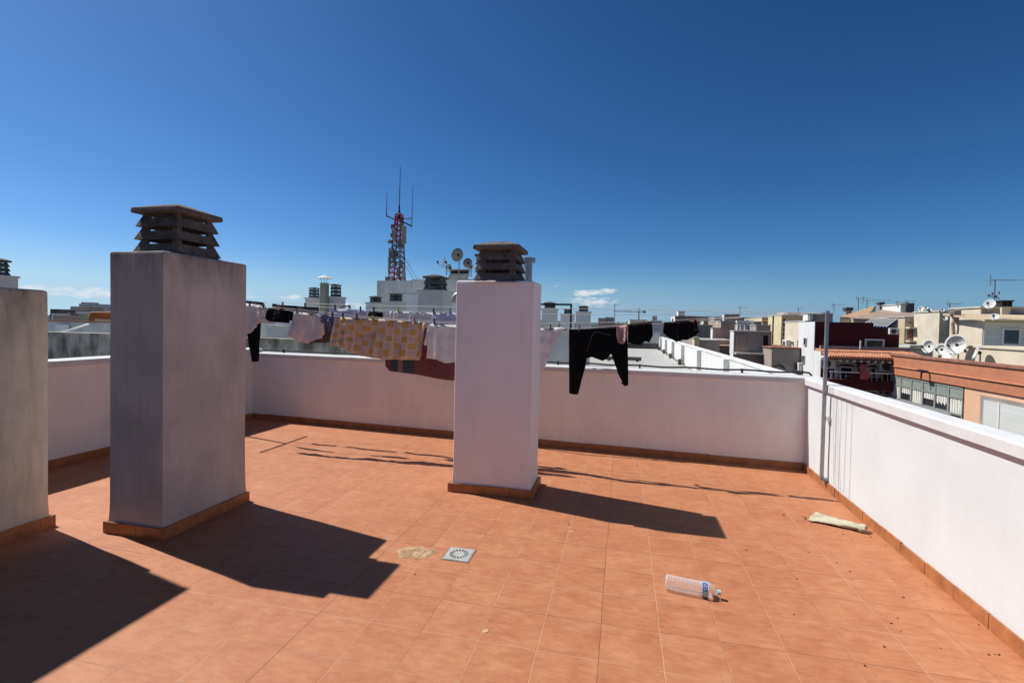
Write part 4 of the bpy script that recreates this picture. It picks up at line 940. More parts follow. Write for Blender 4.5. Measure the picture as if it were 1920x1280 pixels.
part('side_arm', MB().tube([l0, mp_(744, 413)], .04, 6), 'black_metal', t)
part('side_arm', MB().tube([mp_(772, 409.5), mp_(748, 409.5)], .035, 6), 'black_metal', t)
part('side_arm', MB().tube([mp_(772, 424), mp_(751, 414)], .045, 6), 'black_metal', t)
for (u0, u1, v0, v1, dy) in ((754, 761, 424, 457, -.3), (737.5, 741, 427, 453, -.4), (755, 759, 498, 524, -.5), (728.5, 730.5, 481, 512, -.4)):
    b = MB(); a_ = mp_(u0, v0, dy); c_ = mp_(u1, v1, dy); b.box(a_.x, c_.x, D_+dy-.08, D_+dy+.08, c_.z, a_.z); part('panel_antenna', b, 'panelgrey', t, bevel=.02)
for (u, v) in ((731, 453), (735, 469), (752, 463)):
    part('drum_antenna', MB().lathe([(-.1, .001), (-.1, .11), (.08, .11), (.1, .001)], mp_(u, v, -.35), (-.5, -1, 0), 12), 'mastgrey', t)
rd = random.Random(2)
for i in range(20):
    s = rd.random()*.85; k = rd.choice([0, 1, 0, 1, 3]); p = corner(0, k).lerp(corner(lev, k), s)+Vector((rd.uniform(-.1, .1), -.05, 0)); a = rd.uniform(.05, .12); h = rd.uniform(.1, .25)
    part('equipment_box', MB().box(p.x-a, p.x+a, p.y-.06, p.y+.06, p.z-h, p.z+h), 'mastgrey', t)
for (u, v, ub) in ((751, 470, 776), (753, 487, 770), (736, 484, 723)):
    part('guy_wire', MB().tube([mp_(u, v), (mp_(ub, 526).x, D_+1.0, zb_)], .012, 4), 'mastgrey', t)
def dish(label, u, v, Y, rad, face, u2=None, pole_to=None, big=False, logo=False, m='dish', squash=1):
    c = at(u, v, Y=Y); rad = rad*(c-Vector((0, 0, EYE))).dot(_f)/FPX; f = Vector(face).normalized(); t = thing('satellite_dish', (c.x, c.y, pole_to if pole_to is not None else c.z-rad), label, 'satellite dish')
    prof = [(.20*rad*(i/9)**2, rad*i/9) for i in range(10)]
    b = MB().lathe([(h, max(r_, .001)) for h, r_ in prof]+[(.20*rad-.008, rad*1.01), (-.015, .001)], c-f*.1*rad, f, 28)
    part('reflector', b, m, t, smooth=True)
    s = f.cross(Vector((0, 0, 1))).normalized(); up = s.cross(f); low = c-up*rad*.86; lnb = c+f*rad*1.05-up*rad*.35
    part('feed_arm', MB().tube([low, lnb], .014+rad*.012, 6), 'galv', t)
    part('feed_horn', MB().tube([lnb-f*.05, lnb+up*.08+f*.02], .03+rad*.03, 8), 'black_metal', t)
    if pole_to is not None: part('dish_pole', MB().tube([(c.x-f.x*.12*rad-f.x*.08, c.y-f.y*.2*rad+.02, pole_to), (c.x-f.x*.12*rad-f.x*.08, c.y-f.y*.2*rad+.02, c.z)], .025, 8), 'galv', t); part('dish_mount', MB().tube([c-f*.12, c-f*.02], .06, 8), 'black_metal', t)
    return t, c, f, s, up
pz = r2[3]
dish('side-on white dish nearest the largest neighbouring chimney', 833, 491, 22, 12, (-.95, -.30, .15), pole_to=pz)
dish('highest dish of the rooftop cluster, seen from behind, on a tall thin pole', 858, 478, 22.4, 12.5, (-.75, .60, .30), pole_to=pz, m='panelgrey')
dish('tilted dish at the right of the cluster left of the central cowl', 877, 493, 22.6, 9, (-.60, .75, .3), pole_to=pz, m='panelgrey')
dish('small low round dish just left of the central cowl', 883, 500, 22.9, 5, (-.2, .95, .2), pole_to=pz)
dish('small dark edge-on dish behind the white side-on dish', 842, 502, 22.9, 7, (-.93, .3, .2), pole_to=pz)
for (u0, u1, lb_) in ((845, 861, 'left black water tank above the penthouse, below the dishes'), (862.5, 879.5, 'right black water tank above the penthouse, below the dishes')):
    a, c = at(u0, 507, Y=24.4), at(u1, 511, Y=24.4); t = thing('water_tank', ((a.x+c.x)/2, 24.4, pz), lb_, 'water tank', None); zc = (a.z+c.z)/2
    part('tank', MB().tube([(a.x, 24.4, zc), (c.x, 24.4, zc)], .13, 14), 'black_metal', t, smooth=False)
    part('support_frame', MB().box(a.x, c.x, 24.2, 24.6, zc-.2, zc-.14).bar((a.x+.05, 24.2, pz), (a.x+.05, 24.5, zc-.2), .04).bar((c.x-.05, 24.2, pz), (c.x-.05, 24.5, zc-.2), .04), 'white2', t)
    z = zc-.2; part('solar_panel', MB().hexa([(a.x, 23.9, pz+.02), (c.x, 23.9, pz+.02), (c.x, 23.94, pz), (a.x, 23.94, pz), (a.x, 24.2, z), (c.x, 24.2, z), (c.x, 24.24, z-.02), (a.x, 24.24, z-.02)]), 'dkgrey', t)

# ------------------------------------------------------------------ buildings
def window(parent, mb_pts, fr='alu', gl='glass', shutter=None, name='window'):
    """mb_pts: (axis 'y' facade facing the camera or 'x' facade facing left, fixed coord, a0, a1, z0, z1)"""
    ax_, k, a0, a1, z0, z1 = mb_pts; a0, a1 = min(a0, a1), max(a0, a1); z0, z1 = min(z0, z1), max(z0, z1)
    def B(mb, p0, p1, q0, q1, d0, d1):
        if ax_ == 'y': mb.box(p0, p1, k-d1, k-d0, q0, q1)
        else: mb.box(k-d1, k-d0, p0, p1, q0, q1)
        return mb
    f = min(.07, (a1-a0)*.12); b = MB()
    B(b, a0, a1, z0, z0+f, .002, .06); B(b, a0, a1, z1-f, z1, .002, .06); B(b, a0, a0+f, z0+f, z1-f, .002, .06); B(b, a1-f, a1, z0+f, z1-f, .002, .06)
    if a1-a0 > .9: B(b, (a0+a1)/2-f/2, (a0+a1)/2+f/2, z0+f, z1-f, .002, .055)
    w_ = part(name, b, fr, parent)
    part('pane', B(MB(), a0+f, a1-f, z0+f, z1-f, .004, .02), gl, w_)
    return w_
class Bld:
    def __init__(s, name, label, u0, u1, vt, Y, dep=8, m='brown', zb=-17, uL=None, ms=None, rim=True, group=None, cat='building', roofm=None):
        a, c = at(u0, vt, Y=Y), at(u1, vt, Y=Y); s.x0, s.x1, s.Y = a.x, c.x, Y; s.zt = (a.z+c.z)/2
        if uL is not None:
            k = at(uL, vt, X=a.x); dep = max(.8, k.y-Y)
        s.dep = dep; s.t = thing(name, ((s.x0+s.x1)/2, Y+dep/2, zb), label, cat, group)
        part('wall', MB().box(s.x0, s.x1, Y, Y+dep, zb, s.zt), m, s.t)
        if ms: part('side_wall', MB().box(s.x0-.03, s.x0-.002, Y, Y+dep, zb, s.zt), ms, s.t)  # sunward face paler than the front; sunlight is partly in the wall colours
        if rim:
            h = .04+.0006*Y; part('roof', MB().box(s.x0-.06, s.x1+.06, Y-.06, Y+dep+.06, s.zt+.002, s.zt+h), roofm or 'lightgrey', s.t)
    def win(s, u0, v0, u1, v1, fr='alu', gl='glass', name='window'):
        a, c = at(u0, v0, Y=s.Y), at(u1, v1, Y=s.Y); return window(s.t, ('y', s.Y, a.x, c.x, c.z, a.z), fr, gl, name=name)
    def wins(s, u0, v0, u1, v1, fr='alu', gl='glass', name='window'):
        X = s.x0-.03; a, c = at(u0, v0, X=X), at(u1, v1, X=X); return window(s.t, ('x', X, a.y, c.y, c.z, a.z), fr, gl, name=name)
    def blk(s, u0, u1, vt, vb, m, d=.3, name='balcony', dy=0):
        b = MB(); a, c = at(u0, vt, Y=s.Y), at(u1, vt, Y=s.Y); z0 = at((u0+u1)/2, vb, Y=s.Y).z
        b.box(a.x, c.x, s.Y-d, s.Y-.002, z0, (a.z+c.z)/2); return part(name, b, m, s.t)
def ac_unit(label, x, y, z, face='y', s=1):
    t = thing('air_conditioner', (x, y, z), label, 'air conditioner'); 
    if face == 'y':
        part('casing', MB().box(x-.42*s, x+.42*s, y-.3*s, y, z-.3*s, z+.3*s), 'white2', t, bevel=.02)
        part('fan_grille', MB().lathe([(0, .001), (0, .22*s), (.02, .23*s), (.02, .2*s), (.005, .19*s)], (x-.08*s, y-.302*s, z), (0, -1, 0), 20), 'dkgrey', t)
    else:
        part('casing', MB().box(x-.3*s, x, y-.42*s, y+.42*s, z-.3*s, z+.3*s), 'white2', t, bevel=.02)
        part('fan_grille', MB().lathe([(0, .001), (0, .22*s), (.02, .23*s)], (x-.302*s, y, z), (-1, 0, 0), 20), 'dkgrey', t)
    return t
def aerial(label, u, vt, vb, Y, boom=1.0, ang=.3, els=6, extra=True):
    p1 = at(u, vt, Y=Y); p0 = at(u, vb, Y=Y); p0 = Vector((p1.x, Y, p0.z)); t = thing('tv_aerial', p0, label, 'aerial')
    part('aerial_pole', MB().tube([p0, p1], .016+.0003*Y, 6), 'mastgrey', t)
    d = Vector((math.cos(ang), math.sin(ang), .0)); e = Vector((-d.y, d.x, 0)); b = MB(); s_ = p1-d*.15*boom; b.tube([s_, s_+d*boom], .008+.0002*Y, 5)
    for i in range(els):
        q = s_+d*boom*(i/(els-1)); w_ = (.22-.02*i)*boom; b.tube([q-e*w_, q+e*w_], .004+.00012*Y, 4); 
    b.tube([s_-Vector((0, 0, .2*boom)), s_+Vector((0, 0, .2*boom))], .01+.0002*Y, 4)
    part('aerial_boom', b, 'mastgrey', t); return t

# dark red house across the corner
Y0 = 27.2
A_ = Bld('red_house', 'dark red house with a tiled eave, white side wall and balcony, behind the grey pole', 1529, 1638, 604, Y0, uL=1499, m='red', ms='white2', rim=False)
t = A_.t; x0 = A_.x0; xr = at(1672, 700, Y=26.3).x; x2 = at(1687, 620, Y=Y0).x
part('wall', MB().box(A_.x1+.002, x2, Y0+.02, Y0+3, -17, at(1660, 615, Y=Y0).z), 'red', t)
ze, zl = at(1600, 655, Y=27.2).z, at(1600, 671, Y=25.4).z
x3 = at(1706, 658, Y=27).x
YL = 26.3
part('wall', MB().box(x0, xr, YL, Y0-.003, -17, zl+.25), 'red', t)
part('side_wall', MB().box(x0-.03, x0-.002, YL-.02, Y0-.01, -17, ze-.1).box(x0-.03, x0-.002, 25.5, YL-.03, zl-.05, zl+.05), 'white2', t)
rf = MB(); n = 36; xw = (x3-x0)
for i in range(n):        # barrel tiles in rows
    xa = x0+xw*i/n; xb = x0+xw*(i+1)/n; pr_ = [(0, 0), (.22, .07), (.5, .10), (.78, .07), (1, 0)]
    k = len(rf.v)
    for (s, h) in pr_:
        x = xa+(xb-xa)*s; rf.v += [Vector((x, 25.4, zl+h)), Vector((x, 27.25, ze+h-.05)), Vector((x, 25.4, zl-.06))]
    for j in range(4): q = k+j*3; rf.f += [[q, q+3, q+4, q+1], [q, q+2, q+5, q+3]]; rf.mi += [0, 0]
rt = part('tiled_eave', rf, 'terra_roof', t)
part('eave_board', MB().box(x0, xr, 25.46, 27.2, zl-.10, zl-.062), 'red', t)
part('gutter', MB().box(x0+.2, x3+.6, 27.0, 27.19, ze, ze+.16), 'greybrown', t)
fx = MB()
for i in range(9):
    x = x0+.5+(xr-x0-.7)*i/8; cxp = (x, 25.75, zl-.16)
    part('eave_end', MB().box(x-.05, x+.05, 25.44, 26.29, zl-.20, zl-.102), 'white2', t, bevel=.02)
bz0, bz1 = at(1600, 712, Y=25.4).z, at(1600, 697, Y=25.4).z
part('balcony_slab', MB().box(x0+.05, xr+.02, 25.4, YL-.003, bz0-.45, bz0), 'red', t)
bal = MB(); bal.box(x0+.05, xr, 25.42, 25.47, bz1-.05, bz1)
i = 0; x = x0+.1
while x < xr: bal.box(x, x+.018, 25.435, 25.455, bz0+.002, bz1-.052); x += .21
for x in (x0+.1, (x0*.62+xr*.38), xr-.12): bal.box(x, x+.07, 25.41, 25.48, bz0+.001, bz1+.02)
part('balcony_railing', bal, 'galv', t); part('top_rail', MB().box(x0+.05, xr, 25.40, 25.419, bz1-.05, bz1), 'white2', t)
part('balcony_pillar', MB().box(x0*.63+xr*.37-.16, x0*.63+xr*.37+.16, 25.405, 25.6, bz0-.2, bz1+.02), 'red', t)
def arched(u0, v0, u1, v1, Y=YL, glass='glass'):
    a, c = at(u0, v0, Y=Y), at(u1, v1, Y=Y); w_ = window(t, ('y', Y, a.x, c.x, c.z, a.z), 'white2')
    s = MB(); m_ = (a.x+c.x)/2; hw = (c.x-a.x)/2+.12; 
    s.box(a.x-.2, a.x-.02, Y-.05, Y-.003, c.z, a.z).box(c.x+.02, c.x+.2, Y-.05, Y-.003, c.z, a.z)
    pts = [(m_+hw*math.cos(math.pi*j/10), Y-.03, a.z+.12*math.sin(math.pi*j/10)+.05) for j in range(11)]; s.tube(pts, .07, 6)
    part('window_surround', s, 'lightgrey', w_)
arched(1573, 686, 1598, 712); arched(1630, 688, 1641, 708); arched(1628, 738, 1640, 760); arched(1658, 738, 1672, 762); arched(1580, 728, 1600, 752)
A_.t['x'] = 0; del A_.t['x']
w_ = A_.win(1621, 635, 1657, 653, 'white2'); 
for (a, b_, c, d) in ((1509, 633, 1513, 648), (1506, 666, 1509.5, 681)): A_.wins(a, b_, c, d, 'alu')
part('band', MB().box(x0+1, xr, YL-.06, YL-.003, at(1620, 727, Y=YL).z, at(1620, 724, Y=YL).z), 'greybrown', t)
part('railing_gate', MB().box(at(1613, 640, Y=Y0-.6).x, at(1613, 640, Y=Y0-.6).x+.05, Y0-.6, Y0-.55, at(1613, 654, Y=Y0).z, at(1613, 638, Y=Y0).z), 'white2', t)
q = at(1549, 681, Y=YL); ac_unit('white air conditioner left of the grey pole under the tiled eave', q.x, YL-.01, q.z, s=.8)
q = at(1660, 686, Y=YL); ac_unit('white air conditioner at the right end of the dark red facade', q.x, YL-.01, q.z, s=.85)
q = at(1674, 621, Y=Y0); ac_unit('boxy air conditioner on the dark upper terrace of the red house', q.x, Y0-.02, q.z, s=.5)
q = at(1502, 687, X=x0-.03); ac_unit('air conditioner on the white side wall of the red house', x0-.04, q.y, q.z, 'x', s=.7)
q = at(1624, 700, Y=25.3); z0 = bz0; t2 = thing('drying_towel', (q.x, 25.36, bz1), 'red cloth hung over the balcony railing of the dark red house', 'cloth')
part('cloth', MB().box(q.x-.22, q.x+.16, 25.36, 25.40, bz0+.05, bz1+.03).box(q.x-.24, q.x+.02, 25.37, 25.41, bz1+.032, bz1+.36), mat('coral_cloth', (.40, .09, .09), .9), t2)
# sloping roofs behind it
def wedge(name, label, P, m, roofm, zb=-17, cat='building', group=None):
    """P: front-left, front-right at eave level; ridge left and right behind; gives a real pitched volume"""
    (u0, v0, y0), (u1, v1, y1), (u2, v2, y2), (u3, v3, y3) = P
    a, b_, c, d = at(u0, v0, Y=y0), at(u1, v1, Y=y1), at(u2, v2, Y=y2), at(u3, v3, Y=y3)
    t = thing(name, ((a.x+b_.x)/2, (a.y+c.y)/2, zb), label, cat, group)
    part('roof', MB().hexa([a-Vector((0, 0, .15)), b_-Vector((0, 0, .15)), c-Vector((0, 0, .15)), d-Vector((0, 0, .15)), a, b_, c, d]), roofm, t)
    e = Vector((0, 0, .16)); z = lambda p: Vector((p.x, p.y, zb))
    part('wall', MB().hexa([z(a), z(b_), z(c), z(d), a-e, b_-e, c-e, d-e]), m, t)
    return t
wedge('pitched_roof_house', 'house with a long brown tiled roof rising to the right, behind the blue panels', [(1600, 597, 40), (1712, 600, 40), (1712, 584, 48), (1660, 578, 52)], 'tan', 'brownroof')
wedge('pitched_roof_house', 'house with an ochre tiled roof left of the brown roof', [(1575, 594, 46), (1625, 596, 46), (1640, 574, 54), (1642, 572, 58)], 'cream', mat('ochre_roof_tiles', (.50, .33, .20), .9, .2, 3, .4, 12))
t = thing('solar_array', (at(1655, 606, Y=33).x, 33, -17), 'blue striped roof panels above the dark red house', 'roof panels')
a, b_, c, d = at(1612, 611, Y=31), at(1664, 614, Y=31), at(1684, 599, Y=36), at(1634, 598, Y=36); z = Vector((0, 0, .08))
part('panel_sheet', MB().hexa([a-z, b_-z, c-z, d-z, a, b_, c, d]), 'blue_panel', t)
ms_ = MB()
for i in range(9):
    s = (i+.5)/9; p, q = a.lerp(b_, s), d.lerp(c, s); ms_.bar(p+z*.5, q+z*.5, .06, .03)
part('panel_rib', ms_, 'lightgrey', t)
z = Vector((0, 0, .1)); part('support_wall', MB().hexa([Vector((p.x, p.y, -17)) for p in (a, b_, c, d)]+[p-z for p in (a, b_, c, d)]), 'dkgrey', t)
q = Bld('roof_hut', 'small white hut with a dark side on top of the brown tiled roof', 1689, 1708, 571, 47, 3, 'white2', zb=-3); part('dark_lid', MB().box(q.x1-.35, q.x1+.2, 46.9, 48.2, q.zt-.7, q.zt+.12), 'dkgrey', q.t)
B2 = Bld('apartment_block', 'tan block with narrow balconies left of the cream blind wall', 1697, 1716, 595, 38, 8, 'tan', zb=-17)
B2.win(1700, 602, 1711, 608); B2.blk(1697.5, 1714, 613, 616, 'cream', .5); B2.win(1699, 618, 1713, 636, gl='brickred'); B2.blk(1697.5, 1714, 638, 641, 'cream', .5); B2.win(1699, 643, 1712, 652)
roof_w = thing('roof_terrace', at(1690, 652, Y=31), 'white low roof terrace wall between the red house and the orange parapet', 'wall')
b = MB(); ubox(b, 1684, 1750, 646, 32, .3, zb=-17); part('wall_panel', b, 'white2', roof_w)
b = MB(); ubox(b, 1706, 1740, 647, 29.5, 3, vb=660); part('awning', b, 'shutter', roof_w)
# cream wall facing left (sunlit), its neighbours further right
class SideB:
    def __init__(s, name, label, X, uF, uN, vt, m, wd=6, zb=-17, mf=None):
        k0, k1 = at(uF, vt, X=X), at(uN, vt, X=X); s.X, s.y0, s.y1, s.zt = X, min(k0.y, k1.y), max(k0.y, k1.y), (k0.z*.3+k1.z*.7)
        s.t = thing(name, (X+wd/2, (s.y0+s.y1)/2, zb), label, 'building')
        part('wall', MB().box(X, X+wd, s.y0, s.y1, zb, s.zt), m, s.t)
        part('roof', MB().box(X-.05, X+wd+.05, s.y0-.05, s.y1+.05, s.zt+.002, s.zt+.07), m, s.t)
        if mf: part('front_wall', MB().box(X+.04, X+wd-.04, s.y0-.03, s.y0-.002, zb, s.zt-.05), mf, s.t)  # front greyer than the sunlit side: its shade is put into the colour
C1 = SideB('cream_building', 'tall blind cream wall in full sun with small dishes on top', 19, 1714, 1762, 585, 'cream')
C1b = SideB('cream_building', 'cream building set back with a dark recess beside the blind cream wall', 19.6, 1757, 1786, 585, 'cream')
a, c = at(1764, 586, X=18.97), at(1780, 609, X=18.97)
part('recess', MB().box(19.5, 19.597, min(a.y, c.y), max(a.y, c.y), c.z, a.z), 'greybrown', C1b.t)
dish('small round dish in the dark recess of the cream building', 1773.5, 597, at(1773, 597, X=18.6).y, 4, (-.9, -.4, .2))
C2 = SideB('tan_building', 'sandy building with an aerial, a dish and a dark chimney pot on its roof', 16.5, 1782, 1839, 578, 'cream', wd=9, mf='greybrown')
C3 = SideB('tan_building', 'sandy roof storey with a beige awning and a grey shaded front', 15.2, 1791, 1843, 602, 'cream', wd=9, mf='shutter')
yf = C3.y0
def fx_(u0, v0, u1, v1, Y, d0, d1, m, name, par):
    a, c = at(u0, v0, Y=Y), at(u1, v1, Y=Y); return part(name, MB().box(a.x, c.x, Y-d1, Y-d0, c.z, a.z), m, par)
a, c = at(1877, 615, Y=yf), at(1911, 648, Y=yf); window(C3.t, ('y', yf-.03, a.x, c.x, c.z, a.z), 'white2')
aw = MB(); a, c = at(1795, 596, X=15.1), at(1845, 608, X=15.1); 
aw.hexa([(14.9, yf-.6, C3.zt-.02), (25.2, yf-.6, C3.zt-.02), (25.2, yf+2.2, C3.zt+.30), (14.9, yf+2.2, C3.zt+.30), (14.9, yf-.6, C3.zt+.06), (25.2, yf-.6, C3.zt+.06), (25.2, yf+2.2, C3.zt+.38), (14.9, yf+2.2, C3.zt+.38)])
part('awning', aw, 'tan', C3.t)
part('drain_spout', MB().tube([at(1791, 593, X=15.1), at(1791.5, 594, X=15.1)+Vector((-.1, 0, -.3)), at(1789, 632, X=15.1)], .07, 8), 'brown', C3.t)
part('spout_head', MB().lathe([(-.2, .08), (.1, .22), (.25, .22), (.26, .01)], at(1792, 592, X=15.05), (-.2, 0, 1), 10), 'greybrown', C3.t)
C4 = SideB('tan_building', 'low sandy parapet in front of the grey shaded storey, behind the dishes', 13.25, 1800, 1935, 655, 'cream', wd=10)
fzt = C4.zt
aerial('tall bent television aerial on the sandy roof at the far right', 1866, 525, 578, 25.5, 1.2, .1, 7)
q = at(1866, 552, Y=25.5); t = thing('tv_aerial', q, 'small cross-armed aerial low on the tall pole at the far right', 'aerial'); b = MB()
for (u, v) in ((1854, 554), (1861, 551), (1868, 556), (1873, 549)): b.tube([at(u, v-2.5, Y=25.4), at(u, v+2.5, Y=25.4)], .035, 5)
b.tube([at(1853, 554, Y=25.4), at(1875, 560, Y=25.4)], .02, 5); part('aerial_boom', b, 'mastgrey', t)
dish('white dish below the tall aerial at the far right', 1856, 570, 25, 9, (-.75, -.62, .28), pole_to=C2.zt)
dish('half-hidden white dish under the awning edge at the far right', 1865.5, 594, 23.5, 6.5, (-.75, -.62, .35))
q = at(1881, 571, Y=27.5)
t = thing('chimney', (q.x, 27.5, C2.zt-2), 'cream chimney with a black slotted pot at the far right', 'chimney')
part('chimney_body', MB().box(q.x-.17, q.x+.17, 27.3, 27.65, C2.zt-1.6, q.z-.1), 'cream', t)
part('chimney_pot', MB().box(q.x-.2, q.x-.14, 27.25, 27.7, q.z-.098, q.z+.14).box(q.x+.14, q.x+.2, 27.25, 27.7, q.z-.098, q.z+.14).box(q.x-.04, q.x+.04, 27.25, 27.7, q.z-.098, q.z+.14).box(q.x-.25, q.x+.25, 27.2, 27.75, q.z+.14, q.z+.19), 'black_metal', t)
for (u, v, r_, lb_) in ((1727, 579, 5, 'leftmost dish on top of the blind cream wall'), (1737, 578, 3, 'second dish from the left on top of the blind cream wall'), (1744, 582, 3.5, 'third dish on top of the blind cream wall'), (1768, 582, 3, 'rightmost tiny dish on top of the blind cream wall')):
    dish(lb_, u, v, 34, r_, (-.7, -.65, .3), pole_to=C1.zt)
aerial('thin aerial above the dark recess of the cream building', 1781, 569, 590, 31, .7, .2, 4)
# orange parapet building
XO = 12.0; yN, yF = 9.0, at(1670, 666, X=XO).y; zt = at(1700, 669, X=XO).z; zbnd = at(1700, 706, X=XO).z
t = thing('orange_building', (XO+5, (yN+yF)/2, -17), 'building across the street with an orange brick parapet, glazed gallery and peach wall', 'building'); OB = t
part('parapet_band', MB().box(XO, XO+.25, yN, yF, zbnd, zt), 'brick', t)
part('coping', MB().box(XO-.05, XO+.32, yN, yF+.05, zt+.001, zt+.09), 'brickred', t)
zl_ = zbnd+(zt-zbnd)*.42; part('ledge', MB().box(XO-.05, XO-.001, yN, yF, zl_, zl_+.03), mat('orange_ledge', (.62, .28, .14), .85), t)
wy0, wy1 = at(1804, 750, X=XO).y, yF-.05; wzt, wzb = zbnd-.06, at(1690, 748, X=XO).z
part('wall', MB().box(XO+.06, XO+9, yN, wy0-.003, -17, zbnd-.002).box(XO+.06, XO+9, wy0, wy1, -17, wzb-.6), 'peach', t)
part('side_wall', MB().box(XO+1.6, XO+9, wy0, yF, wzb-.6, zbnd-.002).box(XO+.02, XO+9, wy1, yF, -17, zbnd-.002), 'peach', t)
part('flat_roof', MB().box(XO+.25, XO+9, yN, yF, zbnd+.2, zbnd+.35), 'roofgrey', t)
rn = zbnd+.35
rv = at(1838, 760, X=XO); ry0, ry1 = at(1925, 760, X=XO).y-.3, rv.y; rz1 = at(1850, 749, X=XO).z
part('recess_window', MB().box(XO-.005, XO+.058, ry0, ry1, -5, rz1+.12), 'greybrown', t)
sh_ = part('roller_shutter', MB().box(XO-.04, XO-.006, (ry0+ry1)/2+.25, ry1-.22, -5, rz1-.02).box(XO-.04, XO-.006, ry0, (ry0+ry1)/2+.17, rz1-1.75, rz1-.02), 'shutter', t)
part('shutter_post', MB().box(XO-.06, XO-.007, (ry0+ry1)/2+.172, (ry0+ry1)/2+.248, -5, rz1), 'white2', t)
# glazed gallery: frames, panes, curtains
g = MB(); ny = 6; L = wy1-wy0
g.box(XO+.02, XO+.10, wy0, wy1, wzt-.05, wzt).box(XO+.02, XO+.10, wy0, wy1, wzt-.42, wzt-.36).box(XO+.02, XO+.10, wy0, wy1, wzb-.07, wzb)
for i in range(ny+1):
    y = wy0+L*i/ny; g.box(XO+.015, XO+.105, y-.05 if i else y, y+.05 if i < ny else y, wzb-.95, wzt)
gal = part('glazed_gallery', g, 'gallery', t)
for i in range(ny):
    y0_, y1_ = wy0+L*i/ny+.052, wy0+L*(i+1)/ny-.052; k = ny-1-i          # k counts from the far end
    part('transom_panel', MB().box(XO+.04, XO+.06, y0_, y1_, wzt-.358, wzt-.052), 'transom', gal)
    part('pane', MB().box(XO+.075, XO+.085, y0_, y1_, wzb-.001, wzt-.422), 'glass', gal)
    cb_ = wzb+.001 if k in (0, 2, 5) else wzb+(wzt-.42-wzb)*(.52 if k != 4 else .42)
    cm = MB(); nn = 10
    for q_ in range(nn):
        ya, yb = y0_+(y1_-y0_)*q_/nn, y0_+(y1_-y0_)*(q_+.86)/nn; dz = .05*math.sin(q_*2.1) if k == 4 else 0
        cm.box(XO+.045+.012*(q_ % 2), XO+.06+.012*(q_ % 2), ya, yb, cb_+dz, wzt-.424)
    part('curtain', cm, 'curtain', gal)
    part('sill_panel', MB().box(XO+.05, XO+.07, y0_, y1_, wzb-.93, wzb-.072), 'greendark', gal)
part('interior', MB().box(XO+1.2, XO+1.59, wy0, wy1, wzb-.55, wzt), 'dkgrey', gal)
rl = MB(); rl.box(XO-.35, XO-.31, wy0, wy1, wzb-.02, wzb+.02).box(XO-.35, XO-.31, wy0, wy1, wzb-.75, wzb-.71); y = wy0
while y < wy1: rl.box(XO-.34, XO-.32, y, y+.02, wzb-.71, wzb-.02); y += .11
part('gallery_railing', rl, 'alu', t)
part('balcony_slab', MB().box(XO-.4, XO-.002, wy0, wy1, wzb-.95, wzb-.76), 'peach', t)
q = at(1729, 697, X=XO-.25); t2 = thing('wall_lamp', q, 'small dark bird-like bracket on the orange brick band', 'bracket')
part('bracket', MB().tube([q+Vector((.24, 0, 0)), q+Vector((-.1, 0, .06))], .05, 8).tube([q+Vector((-.1, .12, .05)), q+Vector((-.1, -.25, .02))], .045, 8).tube([q+Vector((-.02, 0, 0)), q+Vector((-.02, .02, -.28))], .03, 8), 'black_metal', t2)
zr = rn
def X_(u): return at(u, 650, X=12.85).y
def rd_(lb_, u, v, Y, r_, face, **k): return dish(lb_, u, v, Y, r_, face, pole_to=zr, **k)
rd_('left round dish of the group above the orange parapet', 1741, 649, X_(1741), 13, (-.93, -.32, .15))
rd_('greenish middle dish half hidden by the biggest dish', 1765, 655, X_(1765), 11.5, (-.9, -.4, .15))
r_ = rd_('biggest dish above the orange parapet, with small grey lettering', 1793, 646, X_(1793), 19, (-.88, -.45, .12)); tt, c, f, s, up = r_
lg = MB()
for (a0, b0, a1, b1, w_) in ((-.16, .20, -.11, .22, .03), (-.06, .25, -.02, .26, .03), (.04, .245, .08, .24, .025), (-.12, .14, .0, .11, .018), (.0, .11, .16, .14, .018)):
    lg.bar(c+f*.06+s*(-a0)+up*b0, c+f*.06+s*(-a1)+up*b1, w_, .01)
part('dish_lettering', lg, 'dkgrey', tt)
rd_('thin edge-on dish right of the biggest dish', 1832, 660, X_(1832), 16, (-.95, .42, .35))
t2 = thing('roof_board', (at(1775, 668, Y=20.4).x, 20.4, zr), 'tilted pale board leaning below the biggest dish', 'board'); a, b_, c, d = at(1764, 673, X=12.7), at(1781, 674, X=12.65), at(1787, 660, X=12.8), at(1770, 656, X=12.8); z = Vector((.03, .05, 0))
part('board', MB().hexa([a, b_, b_+z, a+z, d, c, c+z, d+z]), 'dish', t2)
# buildings right of the white pier parapet, in shade towards us
G1 = Bld('grey_house', 'grey-brown house with two tall balcony openings in shade, behind the pier parapet', 1377, 1447, 622, 31, uL=1370, m='greybrown', ms='white2')
G1.win(1381, 627, 1402, 660, 'brown', 'brown', 'opening'); G1.win(1429, 627, 1441, 661, 'brown', 'dark', 'opening'); G1.blk(1376.5, 1446, 661, 664, 'lightgrey', .5); G1.win(1428, 667, 1441, 685, 'brown', 'dark', 'opening'); G1.win(1381, 664, 1389, 670)
sl_ = MB(); a, b_, c = at(1383, 642, Y=30.9), at(1395, 658, Y=30.9), at(1384, 658, Y=30.9); sl_.add([a, b_, c, a+Vector((0, .05, 0)), b_+Vector((0, .05, 0)), c+Vector((0, .05, 0))], [(0, 1, 2), (5, 4, 3), (0, 3, 4, 1), (1, 4, 5, 2), (2, 5, 3, 0)])
G2 = Bld('grey_house', 'plain brown-grey house left of the white side wall, with a tiled rim', 1447.5, 1500, 653, 29, 6, 'greybrown', roofm='brickred')
